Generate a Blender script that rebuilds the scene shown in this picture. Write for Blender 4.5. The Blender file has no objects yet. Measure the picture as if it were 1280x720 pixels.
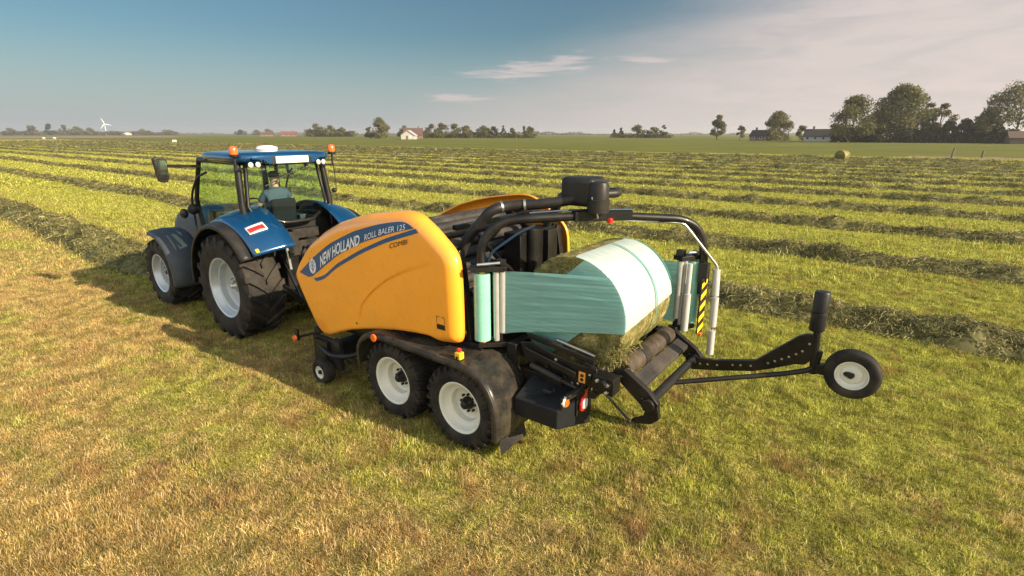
import bpy, math, random
import numpy as np
from mathutils import Vector, Matrix
R = math.radians
PI = math.pi
random.seed(7)
rng = np.random.default_rng(11)
scene = bpy.context.scene
COL = scene.collection
XC = 5.02            # centre line of tractor and baler
CAM_H = 3.35

# ------------------------------------------------------------------ materials
def new_mat(name):
    m = bpy.data.materials.new(name); m.use_nodes = True
    nt = m.node_tree; nt.nodes.clear()
    out = nt.nodes.new('ShaderNodeOutputMaterial')
    return m, nt, out

def N(nt, kind, **kw):
    n = nt.nodes.new(kind)
    for k, v in kw.items():
        if k == 'op': n.operation = v
        elif k == 'ins':
            for i, val in v.items(): n.inputs[i].default_value = val
        else: setattr(n, k, v)
    return n

def ramp(nt, src, stops):
    r = nt.nodes.new('ShaderNodeValToRGB')
    e = r.color_ramp.elements
    while len(e) < len(stops): e.new(0.5)
    for i, (p, c) in enumerate(stops):
        e[i].position = p; e[i].color = (c[0], c[1], c[2], 1)
    nt.links.new(src, r.inputs[0])
    return r

def noise(nt, vec, scale, detail=4, rough=0.55, dist=0.0):
    n = N(nt, 'ShaderNodeTexNoise'); n.inputs['Scale'].default_value = scale
    n.inputs['Detail'].default_value = detail; n.inputs['Roughness'].default_value = rough
    n.inputs['Distortion'].default_value = dist
    nt.links.new(vec, n.inputs['Vector']); return n

def mixc(nt, fac, a, b, mode='MIX'):
    m = N(nt, 'ShaderNodeMix', data_type='RGBA', blend_type=mode)
    for sock, v in ((m.inputs[0], fac), (m.inputs[6], a), (m.inputs[7], b)):
        if isinstance(v, (int, float)): sock.default_value = v
        elif isinstance(v, tuple): sock.default_value = (v[0], v[1], v[2], 1)
        else: nt.links.new(v, sock)
    return m.outputs[2]

def bump(nt, height, strength, dist=0.01):
    b = N(nt, 'ShaderNodeBump'); b.inputs['Strength'].default_value = strength
    b.inputs['Distance'].default_value = dist
    nt.links.new(height, b.inputs['Height']); return b

def solid(name, col, rough=0.5, metal=0.0, var=0.12, vscale=6.0, dust=0.0, coat=0.0, bmp=0.0, bscale=60.0, spec=0.5):
    """A painted / plastic / metal surface with uneven tone, some dust and a slightly uneven gloss."""
    m, nt, out = new_mat(name)
    p = N(nt, 'ShaderNodeBsdfPrincipled')
    tc = N(nt, 'ShaderNodeTexCoord')
    n1 = noise(nt, tc.outputs['Object'], vscale, 5, 0.6)
    lo = tuple(c * (1 - var) for c in col); hi = tuple(min(1, c * (1 + var)) for c in col)
    c = ramp(nt, n1.outputs[0], [(0.3, lo), (0.7, hi)]).outputs[0]
    if dust > 0:
        n2 = noise(nt, tc.outputs['Object'], 3.1, 8, 0.7)
        mr = N(nt, 'ShaderNodeMapRange'); mr.inputs[1].default_value = 0.42; mr.inputs[2].default_value = 0.8
        mr.inputs[3].default_value = 0; mr.inputs[4].default_value = dust
        nt.links.new(n2.outputs[0], mr.inputs[0])
        c = mixc(nt, mr.outputs[0], c, (0.20, 0.16, 0.10))
    nt.links.new(c, p.inputs['Base Color'])
    n3 = noise(nt, tc.outputs['Object'], vscale * 4, 4, 0.6)
    mr2 = N(nt, 'ShaderNodeMapRange'); mr2.inputs[3].default_value = max(0.02, rough - 0.08); mr2.inputs[4].default_value = min(1, rough + 0.1)
    nt.links.new(n3.outputs[0], mr2.inputs[0]); nt.links.new(mr2.outputs[0], p.inputs['Roughness'])
    p.inputs['Metallic'].default_value = metal
    p.inputs['Specular IOR Level'].default_value = spec if max(col) > .05 else spec * .5
    if coat > 0:
        p.inputs['Coat Weight'].default_value = coat; p.inputs['Coat Roughness'].default_value = 0.06
    if bmp > 0:
        n4 = noise(nt, tc.outputs['Object'], bscale, 4, 0.6)
        nt.links.new(bump(nt, n4.outputs[0], bmp, 0.004).outputs[0], p.inputs['Normal'])
    nt.links.new(p.outputs[0], out.inputs[0])
    return m

def glass_mat(name, tint, refl=1.0):
    m, nt, out = new_mat(name)
    t = N(nt, 'ShaderNodeBsdfTransparent'); t.inputs[0].default_value = (*tint, 1)
    g = N(nt, 'ShaderNodeBsdfGlossy'); g.inputs['Roughness'].default_value = 0.02
    f = N(nt, 'ShaderNodeLayerWeight'); f.inputs[0].default_value = 0.5
    pw = N(nt, 'ShaderNodeMath', op='POWER'); pw.inputs[1].default_value = 3.5; nt.links.new(f.outputs['Facing'], pw.inputs[0])
    mu = N(nt, 'ShaderNodeMath', op='MULTIPLY_ADD'); mu.inputs[1].default_value = 0.6 * refl; mu.inputs[2].default_value = 0.02 * refl
    nt.links.new(pw.outputs[0], mu.inputs[0])
    mx = N(nt, 'ShaderNodeMixShader')
    nt.links.new(mu.outputs[0], mx.inputs[0]); nt.links.new(t.outputs[0], mx.inputs[1]); nt.links.new(g.outputs[0], mx.inputs[2])
    nt.links.new(mx.outputs[0], out.inputs[0]); return m

def film_mat(name, col, alpha, streak=(1, 1, 30)):
    """stretched pale green silage film: partly see-through, glossy, drawn into fine streaks"""
    m, nt, out = new_mat(name)
    tc = N(nt, 'ShaderNodeTexCoord')
    mp = N(nt, 'ShaderNodeMapping'); mp.inputs['Scale'].default_value = streak
    nt.links.new(tc.outputs['Object'], mp.inputs[0])
    n1 = noise(nt, mp.outputs[0], 2.0, 5, 0.65, 0.1)
    c = ramp(nt, n1.outputs[0], [(0.3, tuple(x * 0.88 for x in col)), (0.7, tuple(min(1, x * 1.1) for x in col))]).outputs[0]
    p = N(nt, 'ShaderNodeBsdfPrincipled'); p.inputs['Roughness'].default_value = 0.17
    nt.links.new(c, p.inputs['Base Color'])
    p.inputs['Specular IOR Level'].default_value = 0.6
    nt.links.new(bump(nt, n1.outputs[0], 0.35, 0.01).outputs[0], p.inputs['Normal'])
    tl = N(nt, 'ShaderNodeBsdfTranslucent'); nt.links.new(c, tl.inputs[0])
    tr = N(nt, 'ShaderNodeBsdfTransparent'); tr.inputs[0].default_value = (0.55, 0.86, 0.80, 1)
    m1 = N(nt, 'ShaderNodeMixShader'); m1.inputs[0].default_value = 0.35
    nt.links.new(p.outputs[0], m1.inputs[1]); nt.links.new(tl.outputs[0], m1.inputs[2])
    mr = N(nt, 'ShaderNodeMapRange'); mr.inputs[3].default_value = max(0, alpha - 0.12); mr.inputs[4].default_value = min(1, alpha + 0.12)
    nt.links.new(n1.outputs[0], mr.inputs[0])
    m2 = N(nt, 'ShaderNodeMixShader')
    nt.links.new(mr.outputs[0], m2.inputs[0]); nt.links.new(tr.outputs[0], m2.inputs[1]); nt.links.new(m1.outputs[0], m2.inputs[2])
    nt.links.new(m2.outputs[0], out.inputs[0]); return m

def leafy(name, stops, rnd_attr=True, big=(0.15, None), trans=0.3, rough=0.6):
    """foliage / grass / hay: colour from a per-leaf random value and a slow patchiness over the ground"""
    m, nt, out = new_mat(name)
    g = N(nt, 'ShaderNodeNewGeometry')
    a = N(nt, 'ShaderNodeAttribute', attribute_name='rnd')
    n1 = noise(nt, g.outputs['Position'], big[0], 4, 0.6)
    ad = N(nt, 'ShaderNodeMath', op='MULTIPLY_ADD'); ad.inputs[1].default_value = 0.55; 
    nt.links.new(a.outputs['Fac'], ad.inputs[0])
    s = N(nt, 'ShaderNodeMath', op='MULTIPLY_ADD'); s.inputs[1].default_value = 1.5; s.inputs[2].default_value = -0.52
    nt.links.new(n1.outputs[0], s.inputs[0]); nt.links.new(s.outputs[0], ad.inputs[2])
    c = ramp(nt, ad.outputs[0], stops).outputs[0]
    d = N(nt, 'ShaderNodeBsdfPrincipled'); d.inputs['Roughness'].default_value = rough; d.inputs['Specular IOR Level'].default_value = 0.25
    nt.links.new(c, d.inputs['Base Color'])
    t = N(nt, 'ShaderNodeBsdfTranslucent'); nt.links.new(c, t.inputs[0])
    mx = N(nt, 'ShaderNodeMixShader'); mx.inputs[0].default_value = trans
    nt.links.new(d.outputs[0], mx.inputs[1]); nt.links.new(t.outputs[0], mx.inputs[2])
    nt.links.new(mx.outputs[0], out.inputs[0]); return m

# ------------------------------------------------------------------ mesh helpers
class MB:
    def __init__(s): s.v = []; s.f = []
    def add(s, vs, fs):
        o = len(s.v); s.v.extend([tuple(map(float, p)) for p in vs]); s.f.extend([tuple(i + o for i in f) for f in fs]); return s
    def box(s, c, size, rot=None):
        hx, hy, hz = size[0] / 2, size[1] / 2, size[2] / 2
        pts = [Vector((x, y, z)) for z in (-hz, hz) for y in (-hy, hy) for x in (-hx, hx)]
        if rot is not None: pts = [rot @ p for p in pts]
        return s.add([p + Vector(c) for p in pts], [(0, 2, 3, 1), (4, 5, 7, 6), (0, 1, 5, 4), (2, 6, 7, 3), (1, 3, 7, 5), (0, 4, 6, 2)])
    def bar(s, a, b, w, h, up=(0, 0, 1)):
        """rectangular bar from a to b, w across, h along 'up'"""
        a = Vector(a); b = Vector(b); d = b - a; L = d.length; d.normalize()
        x = d.cross(Vector(up)); 
        if x.length < 1e-4: x = d.cross(Vector((1, 0, 0)))
        x.normalize(); z = x.cross(d)
        m = Matrix((x, d, z)).transposed()
        return s.box((a + b) / 2, (w, L, h), m)
    def tube(s, pts, r, n=12, caps=True):
        pts = [Vector(p) for p in pts]; k = len(pts)
        rs = r if isinstance(r, (list, tuple)) else [r] * k
        T = []
        for i in range(k):
            t = (pts[min(i + 1, k - 1)] - pts[max(i - 1, 0)]); t.normalize(); T.append(t)
        u = T[0].cross(Vector((0, 0, 1)))
        if u.length < 0.05: u = T[0].cross(Vector((1, 0, 0)))
        u.normalize(); vs = []
        for i in range(k):
            u = u - T[i] * u.dot(T[i]); u.normalize(); w = T[i].cross(u)
            for j in range(n):
                a = 2 * PI * j / n
                vs.append(pts[i] + (u * math.cos(a) + w * math.sin(a)) * rs[i])
        fs = [(i * n + j, i * n + (j + 1) % n, (i + 1) * n + (j + 1) % n, (i + 1) * n + j) for i in range(k - 1) for j in range(n)]
        if caps: fs += [tuple(range(n - 1, -1, -1)), tuple((k - 1) * n + j for j in range(n))]
        return s.add(vs, fs)
    def cyl(s, a, b, r, n=20): return s.tube([a, b], r, n)
    def lathe(s, prof, c=(0, 0, 0), axis='X', n=48, closed=False):
        """prof: (position along axis, radius)"""
        vs = []; k = len(prof)
        for (a, r) in prof:
            for j in range(n):
                t = 2 * PI * j / n; q = (r * math.cos(t), r * math.sin(t))
                p = {'X': (a, q[0], q[1]), 'Y': (q[1], a, q[0]), 'Z': (q[0], q[1], a)}[axis]
                vs.append((p[0] + c[0], p[1] + c[1], p[2] + c[2]))
        rng_ = range(k if closed else k - 1)
        fs = [(i * n + j, ((i + 1) % k) * n + j, ((i + 1) % k) * n + (j + 1) % n, i * n + (j + 1) % n) for i in rng_ for j in range(n)]
        return s.add(vs, fs)
    def prism(s, outline, x0, x1, axis='X'):
        """outline in the plane across 'axis' ((y,z) for X, (x,z) for Y, (x,y) for Z), extruded x0..x1"""
        n = len(outline)
        def P(a, q): return {'X': (a, q[0], q[1]), 'Y': (q[0], a, q[1]), 'Z': (q[0], q[1], a)}[axis]
        vs = [P(x0, q) for q in outline] + [P(x1, q) for q in outline]
        fs = [tuple(range(n)), tuple(range(2 * n - 1, n - 1, -1))] + [(i, i + n, (i + 1) % n + n, (i + 1) % n) for i in range(n)]
        return s.add(vs, fs)
    def grid(s, rows):
        """rows of points with equal length"""
        m = len(rows[0]); k = len(rows)
        return s.add([p for r in rows for p in r], [(i * m + j, i * m + j + 1, (i + 1) * m + j + 1, (i + 1) * m + j) for i in range(k - 1) for j in range(m - 1)])
    def ball(s, c, r, n=12, m=8):
        rx, ry, rz = r if isinstance(r, (tuple, list)) else (r, r, r)
        vs = []; fs = []
        for i in range(m + 1):
            t = PI * i / m
            for j in range(n):
                a = 2 * PI * j / n
                vs.append((c[0] + rx * math.sin(t) * math.cos(a), c[1] + ry * math.sin(t) * math.sin(a), c[2] + rz * math.cos(t)))
        fs = [(i * n + j, (i + 1) * n + j, (i + 1) * n + (j + 1) % n, i * n + (j + 1) % n) for i in range(m) for j in range(n)]
        return s.add(vs, fs)

WORLD = {}
def world_of(o): return WORLD.get(o.name, Vector((0, 0, 0))) if o else Vector((0, 0, 0))

def tag(o, label=None, cat=None, group=None, kind=None):
    if label: o['label'] = label
    if cat: o['category'] = cat
    if group: o['group'] = group
    if kind: o['kind'] = kind
    return o

def empty(name, loc, label=None, cat=None, group=None, parent=None):
    o = bpy.data.objects.new(name, None); COL.objects.link(o); o.empty_display_size = 0.2
    o.location = Vector(loc) - world_of(parent)
    if parent: o.parent = parent
    WORLD[o.name] = Vector(loc)
    return tag(o, label, cat, group)

def mesh_np(name, verts, faces_flat, counts, mat, rnd=None):
    me = bpy.data.meshes.new(name)
    verts = np.asarray(verts, dtype=np.float32).reshape(-1, 3)
    faces_flat = np.asarray(faces_flat, dtype=np.int32).ravel(); counts = np.asarray(counts, dtype=np.int32)
    me.vertices.add(len(verts)); me.vertices.foreach_set('co', verts.ravel())
    me.loops.add(len(faces_flat)); me.loops.foreach_set('vertex_index', faces_flat)
    me.polygons.add(len(counts))
    st = np.zeros(len(counts), dtype=np.int32); st[1:] = np.cumsum(counts)[:-1]
    me.polygons.foreach_set('loop_start', st)
    me.update(calc_edges=True); me.validate()
    if rnd is not None:
        a = me.attributes.new('rnd', 'FLOAT', 'POINT'); a.data.foreach_set('value', np.asarray(rnd, dtype=np.float32))
    if mat: me.materials.append(mat)
    return me

def obj(name, mb, mat, parent=None, loc=None, smooth=35, bevel=0.0, label=None):
    """one mesh object; mb holds world coordinates (or coordinates about 'loc' when given)"""
    me = bpy.data.meshes.new(name)
    base = Vector(loc) if loc is not None else world_of(parent)
    vs = [tuple(v) for v in mb.v] if loc is not None else [(v[0] - base.x, v[1] - base.y, v[2] - base.z) for v in mb.v]
    me.from_pydata(vs, [], mb.f); me.update()
    me.materials.append(mat)
    if smooth:
        me.polygons.foreach_set('use_smooth', [True] * len(me.polygons))
        try: me.set_sharp_from_angle(angle=R(smooth))
        except Exception: pass
    o = bpy.data.objects.new(name, me); COL.objects.link(o)
    if parent: o.parent = parent
    o.location = (base - world_of(parent)) if loc is not None else (0, 0, 0)
    if parent is None and loc is None: o.location = (0, 0, 0)
    WORLD[o.name] = base
    if bevel:
        b = o.modifiers.new('bevel', 'BEVEL'); b.width = bevel; b.segments = 2; b.limit_method = 'ANGLE'; b.angle_limit = R(40)
    if label: o['label'] = label
    return o

def copy_tree(o, parent=None):
    c = o.copy(); COL.objects.link(c)
    if parent: c.parent = parent
    for ch in list(o.children): copy_tree(ch, c)
    return c

def fillet(pts, r, n=6):
    """round the corners of a polyline"""
    pts = [Vector(p) for p in pts]; out = [pts[0]]
    for i in range(1, len(pts) - 1):
        a, b, c = pts[i - 1], pts[i], pts[i + 1]
        d1 = (a - b); d2 = (c - b); l = min(r, d1.length * 0.49, d2.length * 0.49)
        p0 = b + d1.normalized() * l; p2 = b + d2.normalized() * l
        for k in range(n + 1):
            t = k / n; out.append(p0 * (1 - t) ** 2 + b * 2 * t * (1 - t) + p2 * t * t)
    out.append(pts[-1]); return out

def text_mesh(s, bold=0.0, shear=0.0):
    cu = bpy.data.curves.new('lettering', 'FONT'); cu.body = s; cu.size = 1.0; cu.offset = bold; cu.shear = shear
    cu.resolution_u = 3; cu.fill_mode = 'FRONT'
    o = bpy.data.objects.new('lettering_tmp', cu); COL.objects.link(o)
    dg = bpy.context.evaluated_depsgraph_get(); me = bpy.data.meshes.new_from_object(o.evaluated_get(dg))
    V = [v.co.copy() for v in me.vertices]; F = [tuple(p.vertices) for p in me.polygons]
    bpy.data.objects.remove(o); bpy.data.meshes.remove(me); bpy.data.curves.remove(cu)
    xs = [v.x for v in V]; x0, x1 = min(xs), max(xs)
    return [((v.x - x0) / (x1 - x0), v.y / 0.7) for v in V], F, (x1 - x0) / 0.7

# value noise on a lattice for numpy
def vnoise(x, y, seed=0):
    x = np.asarray(x, dtype=np.float64); y = np.asarray(y, dtype=np.float64)
    xi = np.floor(x).astype(np.int64); yi = np.floor(y).astype(np.int64); fx = x - xi; fy = y - yi
    fx = fx * fx * (3 - 2 * fx); fy = fy * fy * (3 - 2 * fy)
    def h(a, b):
        q = np.sin(a * 127.1 + b * 311.7 + seed * 74.7) * 43758.5453; return q - np.floor(q)
    return (h(xi, yi) * (1 - fx) + h(xi + 1, yi) * fx) * (1 - fy) + (h(xi, yi + 1) * (1 - fx) + h(xi + 1, yi + 1) * fx) * fy

# ------------------------------------------------------------------ camera, light, sky
cam = bpy.data.cameras.new('camera'); cam.sensor_width = 36; cam.lens = 650 / 1280 * 36
cam.clip_start = 0.1; cam.clip_end = 20000
co = bpy.data.objects.new('camera', cam); COL.objects.link(co); scene.camera = co
PITCH = math.atan((360 - 167) / 650.0); YAW = math.atan2(900, math.hypot(650, 193))
fw = Vector((math.sin(YAW) * math.cos(PITCH), math.cos(YAW) * math.cos(PITCH), -math.sin(PITCH)))
co.location = (0, 0, CAM_H); co.rotation_euler = fw.to_track_quat('-Z', 'Y').to_euler()

SUN_DIR = Vector((0.30, -2.1, 1.0)).normalized()
EL = math.asin(SUN_DIR.z); AZ = math.atan2(SUN_DIR.x, SUN_DIR.y)
sl = bpy.data.lights.new('sun', 'SUN'); sl.energy = 5.0; sl.angle = R(0.5); sl.color = (1.0, 0.83, 0.60)
so = bpy.data.objects.new('sun', sl); COL.objects.link(so); so.location = (20, -60, 40)
so.rotation_euler = (-SUN_DIR).to_track_quat('-Z', 'Y').to_euler()

w = bpy.data.worlds.new('World'); scene.world = w; w.use_nodes = True
nt = w.node_tree; nt.nodes.clear()
wo = N(nt, 'ShaderNodeOutputWorld'); bg = N(nt, 'ShaderNodeBackground'); bg.inputs[1].default_value = 0.12
sky = N(nt, 'ShaderNodeTexSky', sky_type='NISHITA'); sky.sun_disc = False; sky.sun_elevation = EL; sky.sun_rotation = AZ
sky.altitude = 0; sky.air_density = 1.0; sky.dust_density = 1.6; sky.ozone_density = 1.5
tc = N(nt, 'ShaderNodeTexCoord'); D = tc.outputs['Generated']
sep = N(nt, 'ShaderNodeSeparateXYZ'); nt.links.new(D, sep.inputs[0])
def dotv(v):
    n = N(nt, 'ShaderNodeVectorMath', op='DOT_PRODUCT'); n.inputs[1].default_value = v; nt.links.new(D, n.inputs[0]); return n.outputs['Value']
def mrange(src, a, b, c=0.0, d=1.0, smooth=True):
    n = N(nt, 'ShaderNodeMapRange'); n.interpolation_type = 'SMOOTHSTEP' if smooth else 'LINEAR'
    for i, v in enumerate((a, b, c, d)): n.inputs[i + 1].default_value = v
    nt.links.new(src, n.inputs[0]); return n.outputs[0]
def mul(a, b):
    n = N(nt, 'ShaderNodeMath', op='MULTIPLY')
    for i, v in enumerate((a, b)):
        if isinstance(v, (int, float)): n.inputs[i].default_value = v
        else: nt.links.new(v, n.inputs[i])
    return n.outputs[0]
az = N(nt, 'ShaderNodeMath', op='ARCTAN2'); nt.links.new(sep.outputs[0], az.inputs[0]); nt.links.new(sep.outputs[1], az.inputs[1])
el = N(nt, 'ShaderNodeMath', op='ARCSINE'); nt.links.new(sep.outputs[2], el.inputs[0])
comb = N(nt, 'ShaderNodeCombineXYZ'); nt.links.new(az.outputs[0], comb.inputs[0])
els = mul(el.outputs[0], 5.0); nt.links.new(els, comb.inputs[1])
tilt = N(nt, 'ShaderNodeMapping'); tilt.inputs['Rotation'].default_value = (0, 0, R(-24)); nt.links.new(comb.outputs[0], tilt.inputs[0])
# cool the blue a little towards teal, then high thin veil and small low clouds
east = mrange(dotv((math.sin(YAW), math.cos(YAW), 0)), -0.25, 0.7, 1.45, 0.33)   # sky ahead of the camera dimmed, unseen sky behind it brightened as fill
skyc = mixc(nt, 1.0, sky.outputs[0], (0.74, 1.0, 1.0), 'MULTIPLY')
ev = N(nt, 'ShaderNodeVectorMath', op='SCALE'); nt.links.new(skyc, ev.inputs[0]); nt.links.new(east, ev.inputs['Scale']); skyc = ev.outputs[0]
west_fill = mrange(dotv((math.sin(YAW), math.cos(YAW), 0)), 0.15, -0.6)
skyc = mixc(nt, mul(west_fill, 0.65), skyc, (6.4, 5.2, 4.0))      # warm fill added to the unseen sky behind the camera, lifts the shaded panel
hz = mrange(el.outputs[0], R(-1), R(10), 1.0, 0.0)
skyc = mixc(nt, mul(hz, 0.85), skyc, (2.08, 2.22, 2.3))
lim = N(nt, 'ShaderNodeMath', op='MULTIPLY_ADD'); lim.inputs[1].default_value = 0.42; lim.inputs[2].default_value = R(-45) * 0.42
nt.links.new(az.outputs[0], lim.inputs[0])
n_v = noise(nt, tilt.outputs[0], 3.2, 6, 0.5, 0.25)
l2 = N(nt, 'ShaderNodeMath', op='MULTIPLY_ADD'); l2.inputs[1].default_value = R(7); nt.links.new(n_v.outputs[0], l2.inputs[0])
d1 = N(nt, 'ShaderNodeMath', op='SUBTRACT'); nt.links.new(lim.outputs[0], d1.inputs[0]); nt.links.new(el.outputs[0], d1.inputs[1])
nt.links.new(d1.outputs[0], l2.inputs[2])
veil = mrange(l2.outputs[0], R(-2.5), R(12))
n_w = noise(nt, tilt.outputs[0], 7.0, 7, 0.6, 0.8)
vv = mul(veil, mrange(n_w.outputs[0], 0.2, 0.65, 0.72, 1.0))
azk = mrange(az.outputs[0], R(40), R(95))
veilcol = mixc(nt, azk, (2.45, 2.2, 2.15), (3.3, 2.8, 2.62))
skyc = mixc(nt, mul(vv, 0.9), skyc, veilcol)
# small cumulus wisps low over the horizon
cm = N(nt, 'ShaderNodeMapping'); cm.inputs['Scale'].default_value = (1, 2.2, 1); cm.inputs['Location'].default_value = (0.4, 0.13, 0)
nt.links.new(comb.outputs[0], cm.inputs[0])
n_c = noise(nt, cm.outputs[0], 13.0, 9, 0.66, 0.5)
def blob(a0, e0, wa, we, slope=0.0):
    """soft patch of sky around azimuth a0 / elevation e0 (degrees)"""
    x = N(nt, 'ShaderNodeMath', op='MULTIPLY_ADD'); x.inputs[1].default_value = 1 / R(wa); x.inputs[2].default_value = -a0 / wa; nt.links.new(az.outputs[0], x.inputs[0])
    y0 = N(nt, 'ShaderNodeMath', op='MULTIPLY_ADD'); y0.inputs[1].default_value = 1 / R(we); y0.inputs[2].default_value = -e0 / we; nt.links.new(el.outputs[0], y0.inputs[0])
    y = N(nt, 'ShaderNodeMath', op='MULTIPLY_ADD'); y.inputs[1].default_value = -slope * wa / we; nt.links.new(x.outputs[0], y.inputs[0]); nt.links.new(y0.outputs[0], y.inputs[2])
    x2 = mul(x.outputs[0], x.outputs[0]); y2 = mul(y.outputs[0], y.outputs[0])
    a = N(nt, 'ShaderNodeMath', op='ADD'); nt.links.new(x2, a.inputs[0]); nt.links.new(y2, a.inputs[1])
    e = N(nt, 'ShaderNodeMath', op='MULTIPLY'); e.inputs[1].default_value = -1; nt.links.new(a.outputs[0], e.inputs[0])
    g = N(nt, 'ShaderNodeMath', op='EXPONENT'); nt.links.new(e.outputs[0], g.inputs[0]); return g.outputs[0]
tot = None
for b in ((54.5, 6.2, 8.0, 1.1, 0.10), (58, 6.9, 4.5, .8, .1), (66.3, 7.0, 3.0, 0.55, -0.08), (47.5, 3.5, 4.5, 0.6, -0.03), (90, 8.8, 4, 0.5, 0.05), (81, 5.0, 3.5, 0.4, 0.0)):
    g = blob(*b)
    if tot is None: tot = g
    else:
        a = N(nt, 'ShaderNodeMath', op='MAXIMUM'); nt.links.new(tot, a.inputs[0]); nt.links.new(g, a.inputs[1]); tot = a.outputs[0]
cl = N(nt, 'ShaderNodeMath', op='MULTIPLY_ADD'); cl.inputs[1].default_value = 0.44; nt.links.new(tot, cl.inputs[0]); nt.links.new(n_c.outputs[0], cl.inputs[2])
cloud = mrange(cl.outputs[0], 0.68, 0.98)
skyc = mixc(nt, mul(cloud, 0.75), skyc, (2.9, 2.5, 2.4))
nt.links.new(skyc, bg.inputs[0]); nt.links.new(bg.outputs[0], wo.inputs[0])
vs_ = scene.view_settings; vs_.view_transform = 'Standard'; vs_.look = 'None'; vs_.gamma = 1; vs_.exposure = 1.0
scene.cycles.max_bounces = 6; scene.cycles.transparent_max_bounces = 16
scene.cycles.caustics_reflective = False; scene.cycles.caustics_refractive = False

# ------------------------------------------------------------------ ground
SWATH_X = [5.02, 11.2, 16.9, 22.8, 28.8, 34.7, 40.6, 46.6, 52.5, 58.4, 64.3, 70.2, 76.0, 81.8, 87.4]
FIELD_EDGE = 97.0
def ground_mat():
    m, nt, out = new_mat('mown_meadow')
    g = N(nt, 'ShaderNodeNewGeometry'); P = g.outputs['Position']
    p = N(nt, 'ShaderNodeBsdfPrincipled'); p.inputs['Roughness'].default_value = 0.85; p.inputs['Specular IOR Level'].default_value = 0.1
    sx = N(nt, 'ShaderNodeSeparateXYZ'); nt.links.new(P, sx.inputs[0])
    st = N(nt, 'ShaderNodeMapping'); st.inputs['Scale'].default_value = (1.0, 0.16, 1.0); nt.links.new(P, st.inputs[0])
    a = noise(nt, st.outputs[0], 0.55, 6, 0.65)          # long streaks left by the mower
    b = noise(nt, P, 5.0, 8, 0.75)                       # tufts
    c = noise(nt, P, 0.12, 4, 0.6)                       # slow patches
    s = N(nt, 'ShaderNodeMath', op='MULTIPLY_ADD'); s.inputs[1].default_value = 0.6; nt.links.new(a.outputs[0], s.inputs[0])
    t = N(nt, 'ShaderNodeMath', op='MULTIPLY'); t.inputs[1].default_value = 0.4; nt.links.new(b.outputs[0], t.inputs[0]); nt.links.new(t.outputs[0], s.inputs[2])
    mown = ramp(nt, s.outputs[0], [(0.3, (0.13, 0.15, 0.018)), (0.5, (0.37, 0.385, 0.042)), (0.66, (0.54, 0.51, 0.09))]).outputs[0]
    dry = ramp(nt, s.outputs[0], [(0.3, (0.16, 0.12, 0.035)), (0.5, (0.34, 0.26, 0.07)), (0.68, (0.48, 0.38, 0.14))]).outputs[0]
    # the raked ground on the camera's side of the first swath is drier
    w1 = N(nt, 'ShaderNodeMath', op='MULTIPLY_ADD'); w1.inputs[1].default_value = 9.0; w1.inputs[2].default_value = -4.5; nt.links.new(c.outputs[0], w1.inputs[0])
    w2 = N(nt, 'ShaderNodeMath', op='ADD'); nt.links.new(w1.outputs[0], w2.inputs[0]); nt.links.new(sx.outputs[0], w2.inputs[1])
    mr = N(nt, 'ShaderNodeMapRange'); mr.interpolation_type = 'SMOOTHSTEP'
    for i, v in enumerate((2.0, 9.0, 0.85, 0.0)): mr.inputs[i + 1].default_value = v
    nt.links.new(w2.outputs[0], mr.inputs[0])
    col = mixc(nt, mr.outputs[0], mown, dry)
    # beyond the last swath: the standing green field, with a ploughed and a paler strip further off
    gn = noise(nt, P, 0.05, 6, 0.65); gn2 = noise(nt, P, 1.2, 6, 0.7)
    gs = N(nt, 'ShaderNodeMath', op='ADD'); nt.links.new(gn.outputs[0], gs.inputs[0]); nt.links.new(gn2.outputs[0], gs.inputs[1])
    green = ramp(nt, gs.outputs[0], [(0.38, (0.10, 0.115, 0.020)), (0.62, (0.18, 0.19, 0.034))])
    hs = N(nt, 'ShaderNodeMath', op='MULTIPLY'); hs.inputs[1].default_value = 0.5; nt.links.new(gs.outputs[0], hs.inputs[0]); nt.links.new(hs.outputs[0], green.inputs[0])
    ge = N(nt, 'ShaderNodeMath', op='GREATER_THAN'); ge.inputs[1].default_value = FIELD_EDGE; nt.links.new(sx.outputs[0], ge.inputs[0])
    gy_ = N(nt, 'ShaderNodeMath', op='GREATER_THAN'); gy_.inputs[1].default_value = 430.0; nt.links.new(sx.outputs[1], gy_.inputs[0])
    mx = N(nt, 'ShaderNodeMath', op='MAXIMUM'); nt.links.new(ge.outputs[0], mx.inputs[0]); nt.links.new(gy_.outputs[0], mx.inputs[1])
    col = mixc(nt, mx.outputs[0], col, green.outputs[0])
    fn = noise(nt, P, 30.0, 5, 0.7)
    fm = N(nt, 'ShaderNodeMapRange')
    for i, v in enumerate((0.42, 0.56, 0.0, 1.0)): fm.inputs[i + 1].default_value = v
    nt.links.new(fn.outputs[0], fm.inputs[0])
    near_ = N(nt, 'ShaderNodeVectorMath', op='LENGTH'); nt.links.new(P, near_.inputs[0])
    col = mixc(nt, fm.outputs[0], mixc(nt, 0.6, col, (0.05, 0.038, 0.02)), col)      # bare earth between the stubble
    nt.links.new(col, p.inputs['Base Color'])
    bs = N(nt, 'ShaderNodeMath', op='ADD'); nt.links.new(b.outputs[0], bs.inputs[0]); nt.links.new(a.outputs[0], bs.inputs[1])
    nt.links.new(bump(nt, bs.outputs[0], 0.9, 0.09).outputs[0], p.inputs['Normal'])
    nt.links.new(p.outputs[0], out.inputs[0]); return m
gmb = MB()
xs = [-3200, -60, -12, -4, 4, 12, 24, 48, 96, 200, 3200]; ys = [-3200, -60, -12, -4, 4, 12, 24, 48, 96, 200, 3200]
gmb.grid([[(x, y, 0) for x in xs] for y in ys])
ground = obj('ground', gmb, ground_mat(), smooth=0); tag(ground, kind='structure')

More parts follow.
